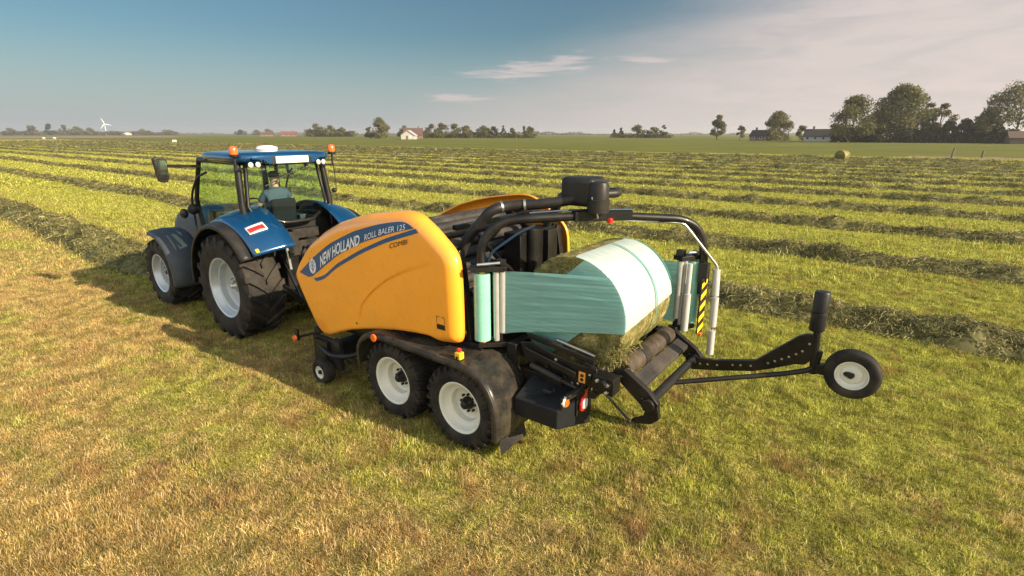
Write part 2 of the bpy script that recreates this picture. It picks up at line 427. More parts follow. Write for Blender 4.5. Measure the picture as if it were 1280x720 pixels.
# blades: every blade is a bent strip of three faces
def blades(n, size, hmin, hmax, wmin, wmax, lean, flat_frac, seed):
    r = np.random.default_rng(seed)
    px = r.uniform(-size / 2, size / 2, n); py = r.uniform(-size / 2, size / 2, n)
    cl = vnoise(px * 9 / size * 2, py * 9 / size * 2, seed)
    keep = r.random(n) < np.clip(2.6 * vnoise(px * 16 / size * 2, py * 16 / size * 2, seed + 40) - .25, .12, 1); px = px[keep]; py = py[keep]; cl = cl[keep]; n = len(px)
    h = (hmin + (hmax - hmin) * r.random(n) ** 1.5) * (0.30 + 1.9 * cl ** 1.6) * (0.6 + 0.8 * vnoise(px * 4 / size * 2, py * 4 / size * 2, seed + 9))
    wd = r.uniform(wmin, wmax, n); a = r.uniform(0, 2 * PI, n); ld = r.uniform(0, 2 * PI, n)
    ln = lean * r.random(n) + 0.15
    flat = r.random(n) < flat_frac
    L = np.where(flat, h * 1.5, h * ln); z1 = np.where(flat, 0.25 * h, 0.6 * h); z2 = np.where(flat, 0.16 * h, h)
    dx, dy = np.cos(a) * wd / 2, np.sin(a) * wd / 2; lx, ly = np.cos(ld) * L, np.sin(ld) * L
    V = np.zeros((n, 5, 3))
    V[:, 0] = np.stack([px - dx, py - dy, np.zeros(n)], 1); V[:, 1] = np.stack([px + dx, py + dy, np.zeros(n)], 1)
    V[:, 2] = np.stack([px - dx * .8 + lx * .35, py - dy * .8 + ly * .35, z1], 1); V[:, 3] = np.stack([px + dx * .8 + lx * .35, py + dy * .8 + ly * .35, z1], 1)
    V[:, 4] = np.stack([px + lx, py + ly, z2], 1)
    base = np.arange(n)[:, None] * 5
    F = np.concatenate([base + np.array([[0, 1, 3, 2]]), base + np.array([[2, 3, 4]])], 1)
    cnt = np.tile([4, 3], n)
    rnd = np.repeat(np.clip(r.random(n) + np.where(flat, 0.25, 0), 0, 1), 5)
    return V.reshape(-1, 3), F, cnt, rnd

def grass_mat(name, stops_green, stops_dry):
    m, nt, out = new_mat(name)
    g = N(nt, 'ShaderNodeNewGeometry'); P = g.outputs['Position']
    a = N(nt, 'ShaderNodeAttribute', attribute_name='rnd')
    stv = N(nt, 'ShaderNodeMapping'); stv.inputs['Scale'].default_value = (1.0, 0.45, 1.0); nt.links.new(P, stv.inputs[0])
    n0 = noise(nt, stv.outputs[0], 0.5, 6, 0.7); n1 = noise(nt, P, 2.2, 5, 0.65)
    gr = ramp(nt, a.outputs['Fac'], stops_green).outputs[0]; dr = ramp(nt, a.outputs['Fac'], stops_dry).outputs[0]
    sx = N(nt, 'ShaderNodeSeparateXYZ'); nt.links.new(P, sx.inputs[0])
    def ma(src, k, c):
        n = N(nt, 'ShaderNodeMath', op='MULTIPLY_ADD'); n.inputs[1].default_value = k
        nt.links.new(src, n.inputs[0])
        if isinstance(c, (int, float)): n.inputs[2].default_value = c
        else: nt.links.new(c, n.inputs[2])
        return n.outputs[0]
    # share of dried blades: patches, more of them left of the swath being baled
    v = ma(n0.outputs[0], 3.0, ma(n1.outputs[0], 1.7, ma(sx.outputs[0], -0.11, -1.66)))
    v = ma(a.outputs['Fac'], 0.45, v)
    mr = N(nt, 'ShaderNodeMapRange'); mr.interpolation_type = 'SMOOTHSTEP'
    for i, q in enumerate((0.28, 0.85, 0.0, 1.0)): mr.inputs[i + 1].default_value = q
    nt.links.new(v, mr.inputs[0])
    c = mixc(nt, mr.outputs[0], gr, dr)
    n5 = noise(nt, P, 3.4, 4, 0.65); m5 = N(nt, 'ShaderNodeMapRange')
    for i, q in enumerate((0.36, 0.64, 0.60, 1.34)): m5.inputs[i + 1].default_value = q
    nt.links.new(n5.outputs[0], m5.inputs[0]); vs5 = N(nt, 'ShaderNodeVectorMath', op='SCALE'); nt.links.new(c, vs5.inputs[0]); nt.links.new(m5.outputs[0], vs5.inputs['Scale']); c = vs5.outputs[0]    # lush and bleached tufts
    n2 = noise(nt, P, 2.3, 3, 0.5)
    mr2 = N(nt, 'ShaderNodeMapRange')
    for i, q in enumerate((0.56, 0.70, 0.0, 0.5)): mr2.inputs[i + 1].default_value = q
    nt.links.new(n2.outputs[0], mr2.inputs[0])
    c = mixc(nt, mr2.outputs[0], c, (0.36, 0.17, 0.08))      # small reddish withered spots
    d = N(nt, 'ShaderNodeBsdfPrincipled'); d.inputs['Roughness'].default_value = 0.55; d.inputs['Specular IOR Level'].default_value = 0.3
    nt.links.new(c, d.inputs['Base Color'])
    t = N(nt, 'ShaderNodeBsdfTranslucent'); nt.links.new(c, t.inputs[0])
    mx = N(nt, 'ShaderNodeMixShader'); mx.inputs[0].default_value = 0.3
    nt.links.new(d.outputs[0], mx.inputs[1]); nt.links.new(t.outputs[0], mx.inputs[2]); nt.links.new(mx.outputs[0], out.inputs[0]); return m
GM = grass_mat('grass_blades', [(0.0, (0.06, 0.085, 0.012)), (0.4, (0.26, 0.275, 0.03)), (0.75, (0.52, 0.51, 0.08)), (1.0, (0.80, 0.73, 0.26))],
               [(0.0, (0.15, 0.085, 0.03)), (0.4, (0.40, 0.27, 0.075)), (0.75, (0.62, 0.45, 0.17)), (1.0, (0.86, 0.69, 0.38))])

def patch_collection(name, specs):
    c = bpy.data.collections.new(name)
    for i, sp in enumerate(specs):
        V, F, cnt, rnd = blades(*sp)
        o = bpy.data.objects.new('grass_patch', mesh_np('grass_patch', V, F, cnt, GM, rnd)); c.objects.link(o)
    return c

def scatter(name, pts, coll, scale, label):
    me = bpy.data.meshes.new(name); me.from_pydata(pts, [], []); me.update()
    o = bpy.data.objects.new(name, me); COL.objects.link(o)
    ng = bpy.data.node_groups.new(name, 'GeometryNodeTree')
    ng.interface.new_socket('Geometry', in_out='INPUT', socket_type='NodeSocketGeometry')
    ng.interface.new_socket('Geometry', in_out='OUTPUT', socket_type='NodeSocketGeometry')
    gi = ng.nodes.new('NodeGroupInput'); go = ng.nodes.new('NodeGroupOutput')
    ci = ng.nodes.new('GeometryNodeCollectionInfo'); ci.inputs[0].default_value = coll
    ci.inputs['Separate Children'].default_value = True; ci.inputs['Reset Children'].default_value = True
    ip = ng.nodes.new('GeometryNodeInstanceOnPoints'); ip.inputs['Pick Instance'].default_value = True
    rv = ng.nodes.new('FunctionNodeRandomValue'); rv.data_type = 'FLOAT_VECTOR'
    rv.inputs[0].default_value = (0, 0, 0); rv.inputs[1].default_value = (0, 0, 2 * PI)
    sv = ng.nodes.new('FunctionNodeRandomValue'); sv.data_type = 'FLOAT'; sv.inputs[2].default_value = scale[0]; sv.inputs[3].default_value = scale[1]; sv.inputs['Seed'].default_value = 5
    L = ng.links
    L.new(gi.outputs[0], ip.inputs['Points']); L.new(ci.outputs[0], ip.inputs['Instance'])
    L.new(rv.outputs[0], ip.inputs['Rotation']); cx = ng.nodes.new('ShaderNodeCombineXYZ'); cx.inputs[0].default_value = 1.0; cx.inputs[1].default_value = 1.0; L.new(sv.outputs[1], cx.inputs[2]); L.new(cx.outputs[0], ip.inputs['Scale']); L.new(ip.outputs[0], go.inputs[0])
    md = o.modifiers.new('scatter', 'NODES'); md.node_group = ng
    return tag(o, label, 'grass', kind='stuff')

def wedge(d0, d1, step, jitter):
    """points of a jittered grid in the part of the meadow between two distances in front of the camera"""
    f2 = Vector((math.sin(YAW), math.cos(YAW))); r2 = Vector((f2.y, -f2.x)); out = []
    k = int(d1 * 1.2 / step) + 2
    for i in range(-k, k):
        for j in range(0, k):
            a = (i + random.uniform(-jitter, jitter)) * step; b = (j + random.uniform(-jitter, jitter)) * step
            if d0 <= b < d1 and abs(a) < b * 1.08 + 1.5:
                p = r2 * a + f2 * b
                if p.x < FIELD_EDGE: out.append((p.x, p.y, 0.0))
    return out
near = patch_collection('grass_near', [(13500, 1.3, 0.012, 0.050, 0.0022, 0.0055, 0.7, 0.24, s) for s in (1, 2, 3, 4)])
mid = patch_collection('grass_mid', [(5600, 2.4, 0.02, 0.085, 0.006, 0.014, 0.7, 0.24, s) for s in (5, 6, 7)])
far = patch_collection('grass_far', [(3200, 5.0, 0.04, 0.10, 0.025, 0.05, 1.0, 0.3, s) for s in (8, 9, 10)])
scatter('grass', wedge(1.2, 13, 0.82, 0.12), near, (0.6, 1.35), 'short mown meadow grass, green and straw coloured, around the machines')
scatter('grass', wedge(12.5, 34, 1.85, 0.2), mid, (0.7, 1.4), 'mown yellow-green grass between the nearer cut swaths')
scatter('grass', wedge(33, 95, 3.9, 0.2), far, (0.9, 1.2), 'mown yellow-green grass between the farther cut swaths')

# ------------------------------------------------------------------ swaths of cut grass
HAY = leafy('cut_grass', [(0.0, (0.065, 0.062, 0.024)), (0.4, (0.165, 0.155, 0.058)), (0.75, (0.31, 0.275, 0.105)), (1.0, (0.58, 0.49, 0.22))], big=(1.3, None), trans=0.25)
def windrow(x0, y0, y1, seed, label, group):
    r = np.random.default_rng(seed)
    # ridge
    ys = [y0]
    while ys[-1] < y1:
        d = math.hypot(x0, ys[-1]); ys.append(ys[-1] + min(2.5, max(0.13, d * 0.011)))
    ys = np.array(ys); m = 13
    u = np.linspace(-1, 1, m)
    wd = (0.78 if seed == 20 else 0.64) + 0.16 * (vnoise(ys * 0.5, ys * 0 + 3.3, seed) - 0.5) * 2
    cx = x0 + 0.16 * (vnoise(ys * 0.22, ys * 0 + 9.1, seed) - 0.5) * 2
    hh = (0.33 if seed == 20 else 0.23) + 0.12 * (vnoise(ys * 0.9, ys * 0 + 1.7, seed) - 0.5) * 2 + 0.07 * (vnoise(ys * 2.6, ys * 0, seed + 1) - 0.5)
    Y, U = np.meshgrid(ys, u, indexing='ij')
    prof = np.clip(1 - np.abs(U) ** 2.2, 0, 1) ** 0.8
    lump = 0.62 + 0.75 * vnoise(Y * 3.1, U * 2.4 + 5, seed + 2) + 0.55 * (vnoise(Y * 7.0, U * 5, seed + 3) - 0.5)
    Z = hh[:, None] * prof * lump - 0.02
    X = cx[:, None] + U * wd[:, None] * (0.86 + 0.28 * vnoise(Y * 1.7, U * 1.3, seed + 4))
    V = np.stack([X, Y + 0.05 * (vnoise(Y * 7, U * 7, seed + 5) - 0.5), Z], -1).reshape(-1, 3)
    k = len(ys); idx = np.arange(k * m).reshape(k, m)
    F = np.stack([idx[:-1, :-1], idx[:-1, 1:], idx[1:, 1:], idx[1:, :-1]], -1).reshape(-1, 4)
    rn = 0.05 + 0.45 * vnoise(Y * 4, U * 4, seed + 6).ravel()
    # loose stalks standing off the ridge
    dens = lambda d: 4600.0 / (1 + d / 9.0) ** 1.8
    tot = []
    for i in range(k - 1):
        d = math.hypot(x0, ys[i]); q = dens(d) * (ys[i + 1] - ys[i]); c = int(q) + (1 if r.random() < q - int(q) else 0)
        if c: tot.append(np.stack([r.uniform(ys[i], ys[i + 1], c), r.uniform(-1.12, 1.12, c), np.full(c, d), np.full(c, float(i))], 1))
    T = np.concatenate(tot); T[:, 1] = np.clip(T[:, 1], -1.5, 1.5)
    n = len(T); sy = T[:, 0]; su = T[:, 1]; d = T[:, 2]; ii = T[:, 3].astype(int)
    pz = hh[ii] * np.clip(1 - np.abs(su) ** 2.2, 0, 1) ** 0.8 * (0.62 + 0.75 * vnoise(sy * 3.1, su * 2.4 + 5, seed + 2) + 0.55 * (vnoise(sy * 7.0, su * 5, seed + 3) - 0.5)) + r.uniform(-.01, .035, len(sy))
    px = cx[ii] + su * wd[ii]
    ln = r.uniform(0.05, 0.17, n) * (1 + d / 60); wdt = r.uniform(0.002, 0.0045, n) * (1 + d / 11)
    th = r.uniform(0, 2 * PI, n); ph = np.abs(r.normal(0.1, 0.5, n))
    ax = np.stack([np.cos(th) * np.cos(ph), np.sin(th) * np.cos(ph), np.sin(ph)], 1) * ln[:, None]
    sd = np.stack([-np.sin(th), np.cos(th), r.normal(0, 0.6, n)], 1); sd /= np.linalg.norm(sd, axis=1)[:, None]; sd *= wdt[:, None]
    o = np.stack([px, sy, np.maximum(pz, 0.02)], 1)
    mid_ = o + ax * 0.5 + np.array([0, 0, 0.015])
    VS = np.stack([o - ax * .5 - sd, o - ax * .5 + sd, mid_ - ax * .5 + sd * 1.0 + np.array([0, 0, .01]), mid_ - ax * .5 - sd, o + ax * .5 + sd * .6, o + ax * .5 - sd * .6], 1)
    VS[:, :, 2] = np.maximum(VS[:, :, 2], 0.005)
    b = len(V) + np.arange(n)[:, None] * 6
    F2 = np.concatenate([b + np.array([[0, 1, 2, 3]]), b + np.array([[3, 2, 4, 5]])], 1).reshape(-1, 4)
    A = np.concatenate([V, VS.reshape(-1, 3)]); FF = np.concatenate([F, F2])
    rr = np.concatenate([rn, np.repeat(r.random(n), 6)])
    me = mesh_np('windrow', A - np.array([x0, y0, 0]), FF, np.full(len(FF), 4), HAY, rr)
    o_ = bpy.data.objects.new('windrow', me); COL.objects.link(o_); o_.location = (x0, y0, 0)
    tag(o_, label, 'windrow', group)
WG = 'windrows of cut grass lying across the meadow'
words = ['swath of cut grass running in front of the tractor, the one being baled', 'lumpy grey-green swath of cut grass passing behind the bale bumper post',
         'second swath of cut grass beyond the baler, thinning out to the right', 'third swath of cut grass beyond the baler, level with the arm over the bale',
         'fourth swath of cut grass beyond the baler', 'fifth swath of cut grass beyond the baler', 'sixth swath of cut grass beyond the baler']
for i, x in enumerate(SWATH_X):
    if i == 0: windrow(x, 8.6, 330, 20, words[0], WG)
    else:
        lab = words[i] if i < len(words) else ('last thin swath of cut grass along the edge of the green field' if i == len(SWATH_X) - 1 else 'narrow far swath of cut grass among the close lines before the green field')
        windrow(x, -4 - x * 0.16, 330, 20 + i, lab, WG)
# ------------------------------------------------------------------ shared machine materials
M = dict(
    orange=solid('orange_paint', (0.95, 0.37, 0.030), 0.28, var=0.03, vscale=2, dust=0.10, coat=0.5),
    black=solid('black_paint', (0.007, 0.007, 0.0075), 0.38, var=0.3, dust=0.10, coat=0.15),
    dark=solid('dark_steel', (0.018, 0.017, 0.017), 0.45, var=0.35, dust=0.25),
    plastic=solid('black_plastic', (0.016, 0.016, 0.017), 0.42, var=0.25, dust=0.14, bmp=0.15, bscale=220),
    fender=solid('fender_plastic', (0.018, 0.017, 0.016), 0.27, var=0.3, dust=0.42, bmp=0.08),
    roller=solid('worn_roller', (0.05, 0.037, 0.028), 0.5, var=0.45, vscale=9, dust=0.3),
    rubber=solid('tyre_rubber', (0.013, 0.012, 0.012), 0.72, var=0.3, vscale=5, dust=0.28, bmp=0.2, bscale=120),
    belt=solid('rubber_belt', (0.028, 0.026, 0.026), 0.55, var=0.3, vscale=4, dust=0.4),
    cream=solid('cream_rim_paint', (0.70, 0.70, 0.61), 0.38, var=0.08, dust=0.30, coat=0.2),
    rimgrey=solid('silver_rim_paint', (0.50, 0.55, 0.58), 0.33, metal=0.35, var=0.08, dust=0.25),
    steel=solid('bare_steel', (0.56, 0.55, 0.52), 0.3, metal=0.9, var=0.15),
    rollersteel=solid('roller_steel', (0.50, 0.51, 0.50), 0.3, metal=0.5, var=0.08),
    alu=solid('grey_pad', (0.42, 0.42, 0.41), 0.5, var=0.1),
    white=solid('white_plastic', (0.80, 0.80, 0.78), 0.35, var=0.03),
    lens=solid('clear_lens', (0.42, 0.43, 0.43), 0.12, var=0.05, coat=0.5),
    letters=solid('white_lettering', (0.78, 0.79, 0.80), 0.4, var=0.02),
    decalblue=solid('blue_decal', (0.008, 0.070, 0.20), 0.35, var=0.05, coat=0.1),
    blue=solid('blue_metallic_paint', (0.002, 0.050, 0.14), 0.2, metal=0.3, var=0.08, vscale=3, dust=0.03, coat=0.8),
    slate=solid('slate_plastic', (0.035, 0.045, 0.055), 0.5, var=0.15, dust=0.12),
    amber=solid('amber_lens', (0.80, 0.13, 0.010), 0.25, var=0.05, coat=0.5),
    red=solid('red_lens', (0.65, 0.02, 0.02), 0.25, var=0.05, coat=0.5),
    yellow=solid('yellow_plastic', (0.85, 0.55, 0.02), 0.4, var=0.05),
    sticker=solid('orange_sticker', (0.80, 0.33, 0.03), 0.5, var=0.1),
    toolbox=solid('toolbox_steel', (0.010, 0.012, 0.016), 0.38, var=0.2, dust=0.08),
    hose=solid('blue_hose', (0.012, 0.035, 0.07), 0.4, var=0.1),
    roll=solid('green_film_roll', (0.24, 0.56, 0.44), 0.25, var=0.06, vscale=3, coat=0.4),
    skin=solid('skin', (0.52, 0.30, 0.21), 0.5, var=0.06),
    shirt=solid('blue_grey_shirt', (0.05, 0.075, 0.11), 0.8, var=0.15),
    trousers=solid('dark_trousers', (0.012, 0.012, 0.015), 0.85, var=0.15),
    hair=solid('brown_hair', (0.09, 0.055, 0.03), 0.7, var=0.2),
    seat=solid('seat_fabric', (0.012, 0.012, 0.013), 0.85, var=0.15),
    interior=solid('cab_lining', (0.20, 0.22, 0.22), 0.7, var=0.1),
)

# ------------------------------------------------------------------ wheels
def tyre_mb(Rr, w, rb, nlug, lugh, lugw, reach=0.03, sweep=0.85):
    """tractor style tyre about the origin, axis X, outer side at -w/2"""
    mb = MB(); hw = w / 2; c = Rr - lugh
    prof = [(-hw * .80, rb), (-hw * .90, rb + .02), (-hw * .99, rb + (c - rb) * .40), (-hw * 1.0, rb + (c - rb) * .62), (-hw * .95, c - .055), (-hw * .84, c - .015), (-hw * .45, c + .002), (0, c + .006)]
    prof = prof + [(-a, r) for a, r in reversed(prof[:-1])]
    mb.lathe(prof, n=72)
    for side in (-1, 1):
        for k in range(nlug):
            t0 = 2 * PI * (k + (0.5 if side > 0 else 0)) / nlug
            secs = []
            for q, (aa, tt, top) in enumerate(((1.005, 0.0, c - .075), (0.97, 0.0, Rr - .022), (0.80, 0.05, Rr), (0.45, 0.45, Rr), (reach, 1.0, Rr))):
                a = side * hw * aa; t = t0 + tt * sweep * (2 * PI / nlug); hb = c - .03 if q else c - .12
                dw = lugw * (1.25 if q < 2 else 1.0) / Rr / 2
                secs.append([(a, r * math.cos(t + s), r * math.sin(t + s)) for r, s in ((hb, -dw * 1.3), (top, -dw), (top, dw), (hb, dw * 1.3))])
            vs = [p for s in secs for p in s]; fs = []
            for i in range(len(secs) - 1):
                for j in range(4): fs.append((i * 4 + j, i * 4 + (j + 1) % 4, (i + 1) * 4 + (j + 1) % 4, (i + 1) * 4 + j))
            fs += [(3, 2, 1, 0), tuple(len(vs) - 4 + j for j in range(4))]
            mb.add(vs, fs)
    return mb

def wheel(name, root, loc, Rr, w, rb, nlug, lugh, lugw, rim_mat, dish, hub_r, label=None, flip=False, hubmat='black'):
    e = empty(name, loc, parent=root)
    if label: e['label'] = label
    hw = w / 2
    obj('tyre', tyre_mb(Rr, w, rb, nlug, lugh, lugw), M['rubber'], e, loc=loc, smooth=40)
    f = -hw * .84; d0 = f + dish
    r_ = MB().lathe([(f + .015, rb - .012), (f - .012, rb + .022), (f - .018, rb + .012), (f - .004, rb - .012), (f + .05, rb - .026), (f + .07, rb - .045), (f + dish * .45, rb - .055), (f + dish * .50, rb - .085),
                     (d0 - .02, rb - .095), (d0, rb - .125), (d0 + .006, rb - .20), (d0 - .012, hub_r * 1.7), (d0 - .012, hub_r * .8)], n=64)
    r_.lathe([(d0 + .03, .01), (d0 + .03, rb - .05), (hw * .84, rb - .03), (hw * .86, rb + .02)], n=48)
    rim = obj('rim', r_, rim_mat, e, loc=loc, smooth=30)
    h = MB().lathe([(d0 - .02, hub_r * 1.02), (d0 - .05, hub_r), (d0 - .07, hub_r * .82), (d0 - .11, hub_r * .62), (d0 - .125, hub_r * .3), (d0 - .125, .001)], n=28)
    for k in range(8):
        t = 2 * PI * k / 8; rr = hub_r * 1.35
        h.cyl((d0 - .012, rr * math.cos(t), rr * math.sin(t)), (d0 - .045, rr * math.cos(t), rr * math.sin(t)), .014, 6)
    obj('hub', h, M[hubmat], e, loc=loc, smooth=30)
    v = MB().cyl((f + .06, -(rb - .06) * .55, (rb - .06) * .45), (f + .02, -(rb - .10) * .55, (rb - .10) * .45), .008, 8)
    obj('valve', v, M['black'], e, loc=loc)
    if flip: e.rotation_euler.z = PI
    return e
def wheel_copy(src, loc, root, flip):
    c = copy_tree(src, root); c.location = Vector(loc) - world_of(root); c.rotation_euler.z = PI if flip else 0; return c

# ------------------------------------------------------------------ baler with wrapper
BR = (XC, 4.07, 0)
baler = empty('baler', BR, 'orange round baler and bale wrapper on four cream-rimmed wheels, towed behind the blue tractor', 'baler')
ZG = -0.03
w0 = wheel('wheel', baler, (3.93, 3.52, 0.47), 0.505, 0.50, 0.285, 26, .022, .03, M['cream'], .17, .075)
for loc, fl in (((3.93, 4.61, 0.47), False), ((2 * XC - 3.93, 3.52, 0.47), True), ((2 * XC - 3.93, 4.61, 0.47), True)):
    wheel_copy(w0, loc, baler, fl)

# --- side panels: one moulded shell with rolled edges
OUT = [(6.63, 1.47), (6.56, 1.58), (6.45, 1.70), (6.29, 1.84), (6.03, 2.02), (5.78, 2.17), (5.42, 2.33), (5.10, 2.42), (4.80, 2.485), (4.39, 2.545), (4.20, 2.565), (4.08, 2.56), (4.00, 2.54), (3.90, 2.48), (3.80, 2.42),
       (3.66, 2.31), (3.56, 2.23), (3.50, 2.14), (3.485, 2.0), (3.48, 1.75), (3.48, 1.5), (3.48, 1.30), (3.50, 1.22), (3.58, 1.195), (3.75, 1.19), (3.98, 1.18), (4.25, 1.155), (4.52, 1.12), (4.97, 1.03), (5.25, .965),
       (5.47, .905), (5.70, .82), (5.90, .735), (6.02, .705), (6.12, .715), (6.20, .76), (6.27, .84), (6.36, .98), (6.46, 1.14), (6.56, 1.31)]
def resample(poly, n):
    P = np.array(poly + [poly[0]]); d = np.r_[0, np.cumsum(np.hypot(*np.diff(P, axis=0).T))]
    s = np.linspace(0, d[-1], n, endpoint=False); return np.stack([np.interp(s, d, P[:, 0]), np.interp(s, d, P[:, 1])], 1)
def roll_radius(y, z):
    sm_ = lambda t: np.clip(t, 0, 1) ** 2 * (3 - 2 * np.clip(t, 0, 1))
    return .04 + .095 * np.maximum(sm_((4.05 - y) / .35), sm_((z - 1.72) / .35))
OP = resample(OUT, 220)
for _ in range(2): OP = (np.roll(OP, 1, 0) + 2 * OP + np.roll(OP, -1, 0)) / 4
xe_ = 3.78 + .035 * ((OP[:, 0] - 4.9) / 1.5) ** 2 + .05 * ((OP[:, 1] - 1.65) / .9) ** 2 + roll_radius(OP[:, 0], OP[:, 1])
OP = np.stack([OP[:, 0] * xe_ / 3.8, CAM_H - (CAM_H - OP[:, 1]) * xe_ / 3.8], 1)   # the rim of the shell sits further in than its face
def edge_dist(y, z):
    y = np.atleast_1d(y).astype(float); z = np.atleast_1d(z).astype(float)
    A = OP; B = np.roll(OP, -1, 0); AB = B - A; L2 = (AB ** 2).sum(1)
    out = np.full(y.shape, 9.0)
    for i in range(len(A)):
        t = np.clip(((y - A[i, 0]) * AB[i, 0] + (z - A[i, 1]) * AB[i, 1]) / L2[i], 0, 1)
        out = np.minimum(out, np.hypot(y - A[i, 0] - t * AB[i, 0], z - A[i, 1] - t * AB[i, 1]))
    return out
SW = resample([(5.29, 1.12), (5.22, 1.30), (5.05, 1.47), (4.88, 1.60), (4.69, 1.725), (4.5, 1.82), (4.3, 1.91), (4.10, 1.98), (3.9, 2.02)][::1] + [], 5)
SWL = np.array([(5.29, 1.12), (5.22, 1.30), (5.05, 1.47), (4.88, 1.60), (4.69, 1.725), (4.5, 1.82), (4.3, 1.91), (4.10, 1.98), (3.86, 2.03)])
def panel_x(y, z):
    y = np.atleast_1d(y).astype(float); z = np.atleast_1d(z).astype(float)
    d = np.clip(edge_dist(y, z), 0, None); RR = roll_radius(y, z)
    roll = np.where(d < RR, RR - np.sqrt(np.clip(RR ** 2 - (RR - d) ** 2, 0, None)), 0)
    # below the moulding line the shell is pressed in a little, fading out downwards
    s = np.interp(-y, -SWL[:, 0], SWL[:, 1], left=np.nan, right=np.nan)
    below = np.clip((s - z) / 0.03, 0, 1); fade = np.exp(-np.clip(s - z, 0, None) / 0.28) * np.clip((y - 3.86) / .5, 0, 1)
    rec = np.where(np.isnan(s), 0, 0.022 * (below ** 2 * (3 - 2 * below)) * fade)
    return 3.78 + .035 * ((y - 4.9) / 1.5) ** 2 + .05 * ((z - 1.65) / .9) ** 2 + roll + rec
cen = np.array([4.85, 1.62]); ts = np.r_[0, .01, .025, .045, .07, .10, .135, np.linspace(.17, .985, 34)]
rows = []
for t in ts:
    q = OP * (1 - t) + cen * t; x = panel_x(q[:, 0], q[:, 1]); rows.append(np.stack([x, q[:, 0], q[:, 1]], 1))
Vp = np.concatenate(rows + [np.array([[panel_x(*cen)[0], *cen]])]); n_ = len(OP)
Fp = [(i * n_ + j, i * n_ + (j + 1) % n_, (i + 1) * n_ + (j + 1) % n_, (i + 1) * n_ + j) for i in range(len(ts) - 1) for j in range(n_)]
Fp += [((len(ts) - 1) * n_ + j, (len(ts) - 1) * n_ + (j + 1) % n_, len(Vp) - 1) for j in range(n_)]
pm = MB().add(Vp, [f[::-1] for f in Fp])
panel = obj('side_panel', pm, M['orange'], baler, smooth=60)
sd = panel.modifiers.new('shell', 'SOLIDIFY'); sd.thickness = 0.022; sd.offset = -1
Vq = Vp.copy(); Vq[:, 0] = 2 * XC - Vq[:, 0]
p2_ = obj('side_panel', MB().add(Vq, Fp), M['orange'], baler, smooth=60)
sd = p2_.modifiers.new('shell', 'SOLIDIFY'); sd.thickness = 0.022; sd.offset = -1

def on_panel(y, z, lift): return [(float(a) - lift, float(b), float(c)) for a, b, c in zip(panel_x(np.array(y), np.array(z)), y, z)]
def strip(top, bot, n, lift, mm=7):
    """decal between two curves given as (y,z) polylines running front to rear"""
    T = np.array(top); B = np.array(bot)
    def rs(P):
        d = np.r_[0, np.cumsum(np.hypot(*np.diff(P, axis=0).T))]; s = np.linspace(0, d[-1], n); return np.stack([np.interp(s, d, P[:, 0]), np.interp(s, d, P[:, 1])], 1)
    T = rs(T); B = rs(B); mb = MB(); rows = []
    for k in range(mm):
        t = k / (mm - 1); Q = T * (1 - t) + B * t; rows.append(on_panel(Q[:, 0], Q[:, 1], lift))
    return mb.grid(rows)
def smooth_curve(P, n=60):
    P = np.array(P, float); d = np.r_[0, np.cumsum(np.hypot(*np.diff(P, axis=0).T))]; s = np.linspace(0, d[-1], n)
    q = np.stack([np.interp(s, d, P[:, 0]), np.interp(s, d, P[:, 1])], 1)
    for _ in range(6): q[1:-1] = (q[:-2] + 2 * q[1:-1] + q[2:]) / 4
    return q
top = smooth_curve([(6.585, 1.50), (6.18, 1.77), (5.78, 2.005), (5.25, 2.225), (4.79, 2.355), (4.42, 2.425), (4.33, 2.43), (4.27, 2.41), (4.21, 2.365)])
bot = smooth_curve([(6.585, 1.50), (6.32, 1.455), (5.91, 1.70), (5.63, 1.87), (5.12, 2.10), (4.52, 2.29), (4.21, 2.365)])
decal = obj('brand_stripe', strip(top, bot, 70, .004), M['decalblue'], panel, smooth=60)
st_t = smooth_curve([(6.23, 1.47), (5.95, 1.56), (5.65, 1.76), (5.13, 2.015), (4.67, 2.205), (4.18, 2.365)])
st_b = smooth_curve([(6.17, 1.44), (5.98, 1.50), (5.65, 1.71), (5.13, 1.965), (4.67, 2.155), (4.14, 2.325)])
obj('thin_stripe', strip(st_t, st_b, 60, .004, 3), M['decalblue'], panel, smooth=60)
def panel_text(name, s, base, height, mat, bold, slant=0.25, lift=.008):
    """base: baseline (y,z) from first to last letter; height: letter height at start and end"""
    V, F, _ = text_mesh(s, bold); base = smooth_curve(base, 40); k = np.linspace(0, 1, 40)
    ys, zs = [], []
    for u, v in V:
        y = np.interp(u, k, base[:, 0]); z = np.interp(u, k, base[:, 1]); h = height[0] * (1 - u) + height[1] * u
        ys.append(y - slant * v * h * 0.5); zs.append(z + v * h)
    return obj(name, MB().add(on_panel(ys, zs, lift), F), mat, panel, smooth=0)
panel_text('brand_lettering', 'NEW HOLLAND', [(6.02, 1.66), (5.85, 1.765), (5.60, 1.90), (5.35, 2.00), (5.14, 2.075)], (.155, .125), M['letters'], .022)
panel_text('model_lettering', 'ROLL BALER 125', [(5.04, 2.135), (4.85, 2.205), (4.60, 2.28), (4.34, 2.34)], (.075, .062), M['letters'], .0)
panel_text('version_lettering', 'COMBI', [(4.60, 2.095), (4.46, 2.14), (4.31, 2.185)], (.06, .055), M['plastic'], .0)
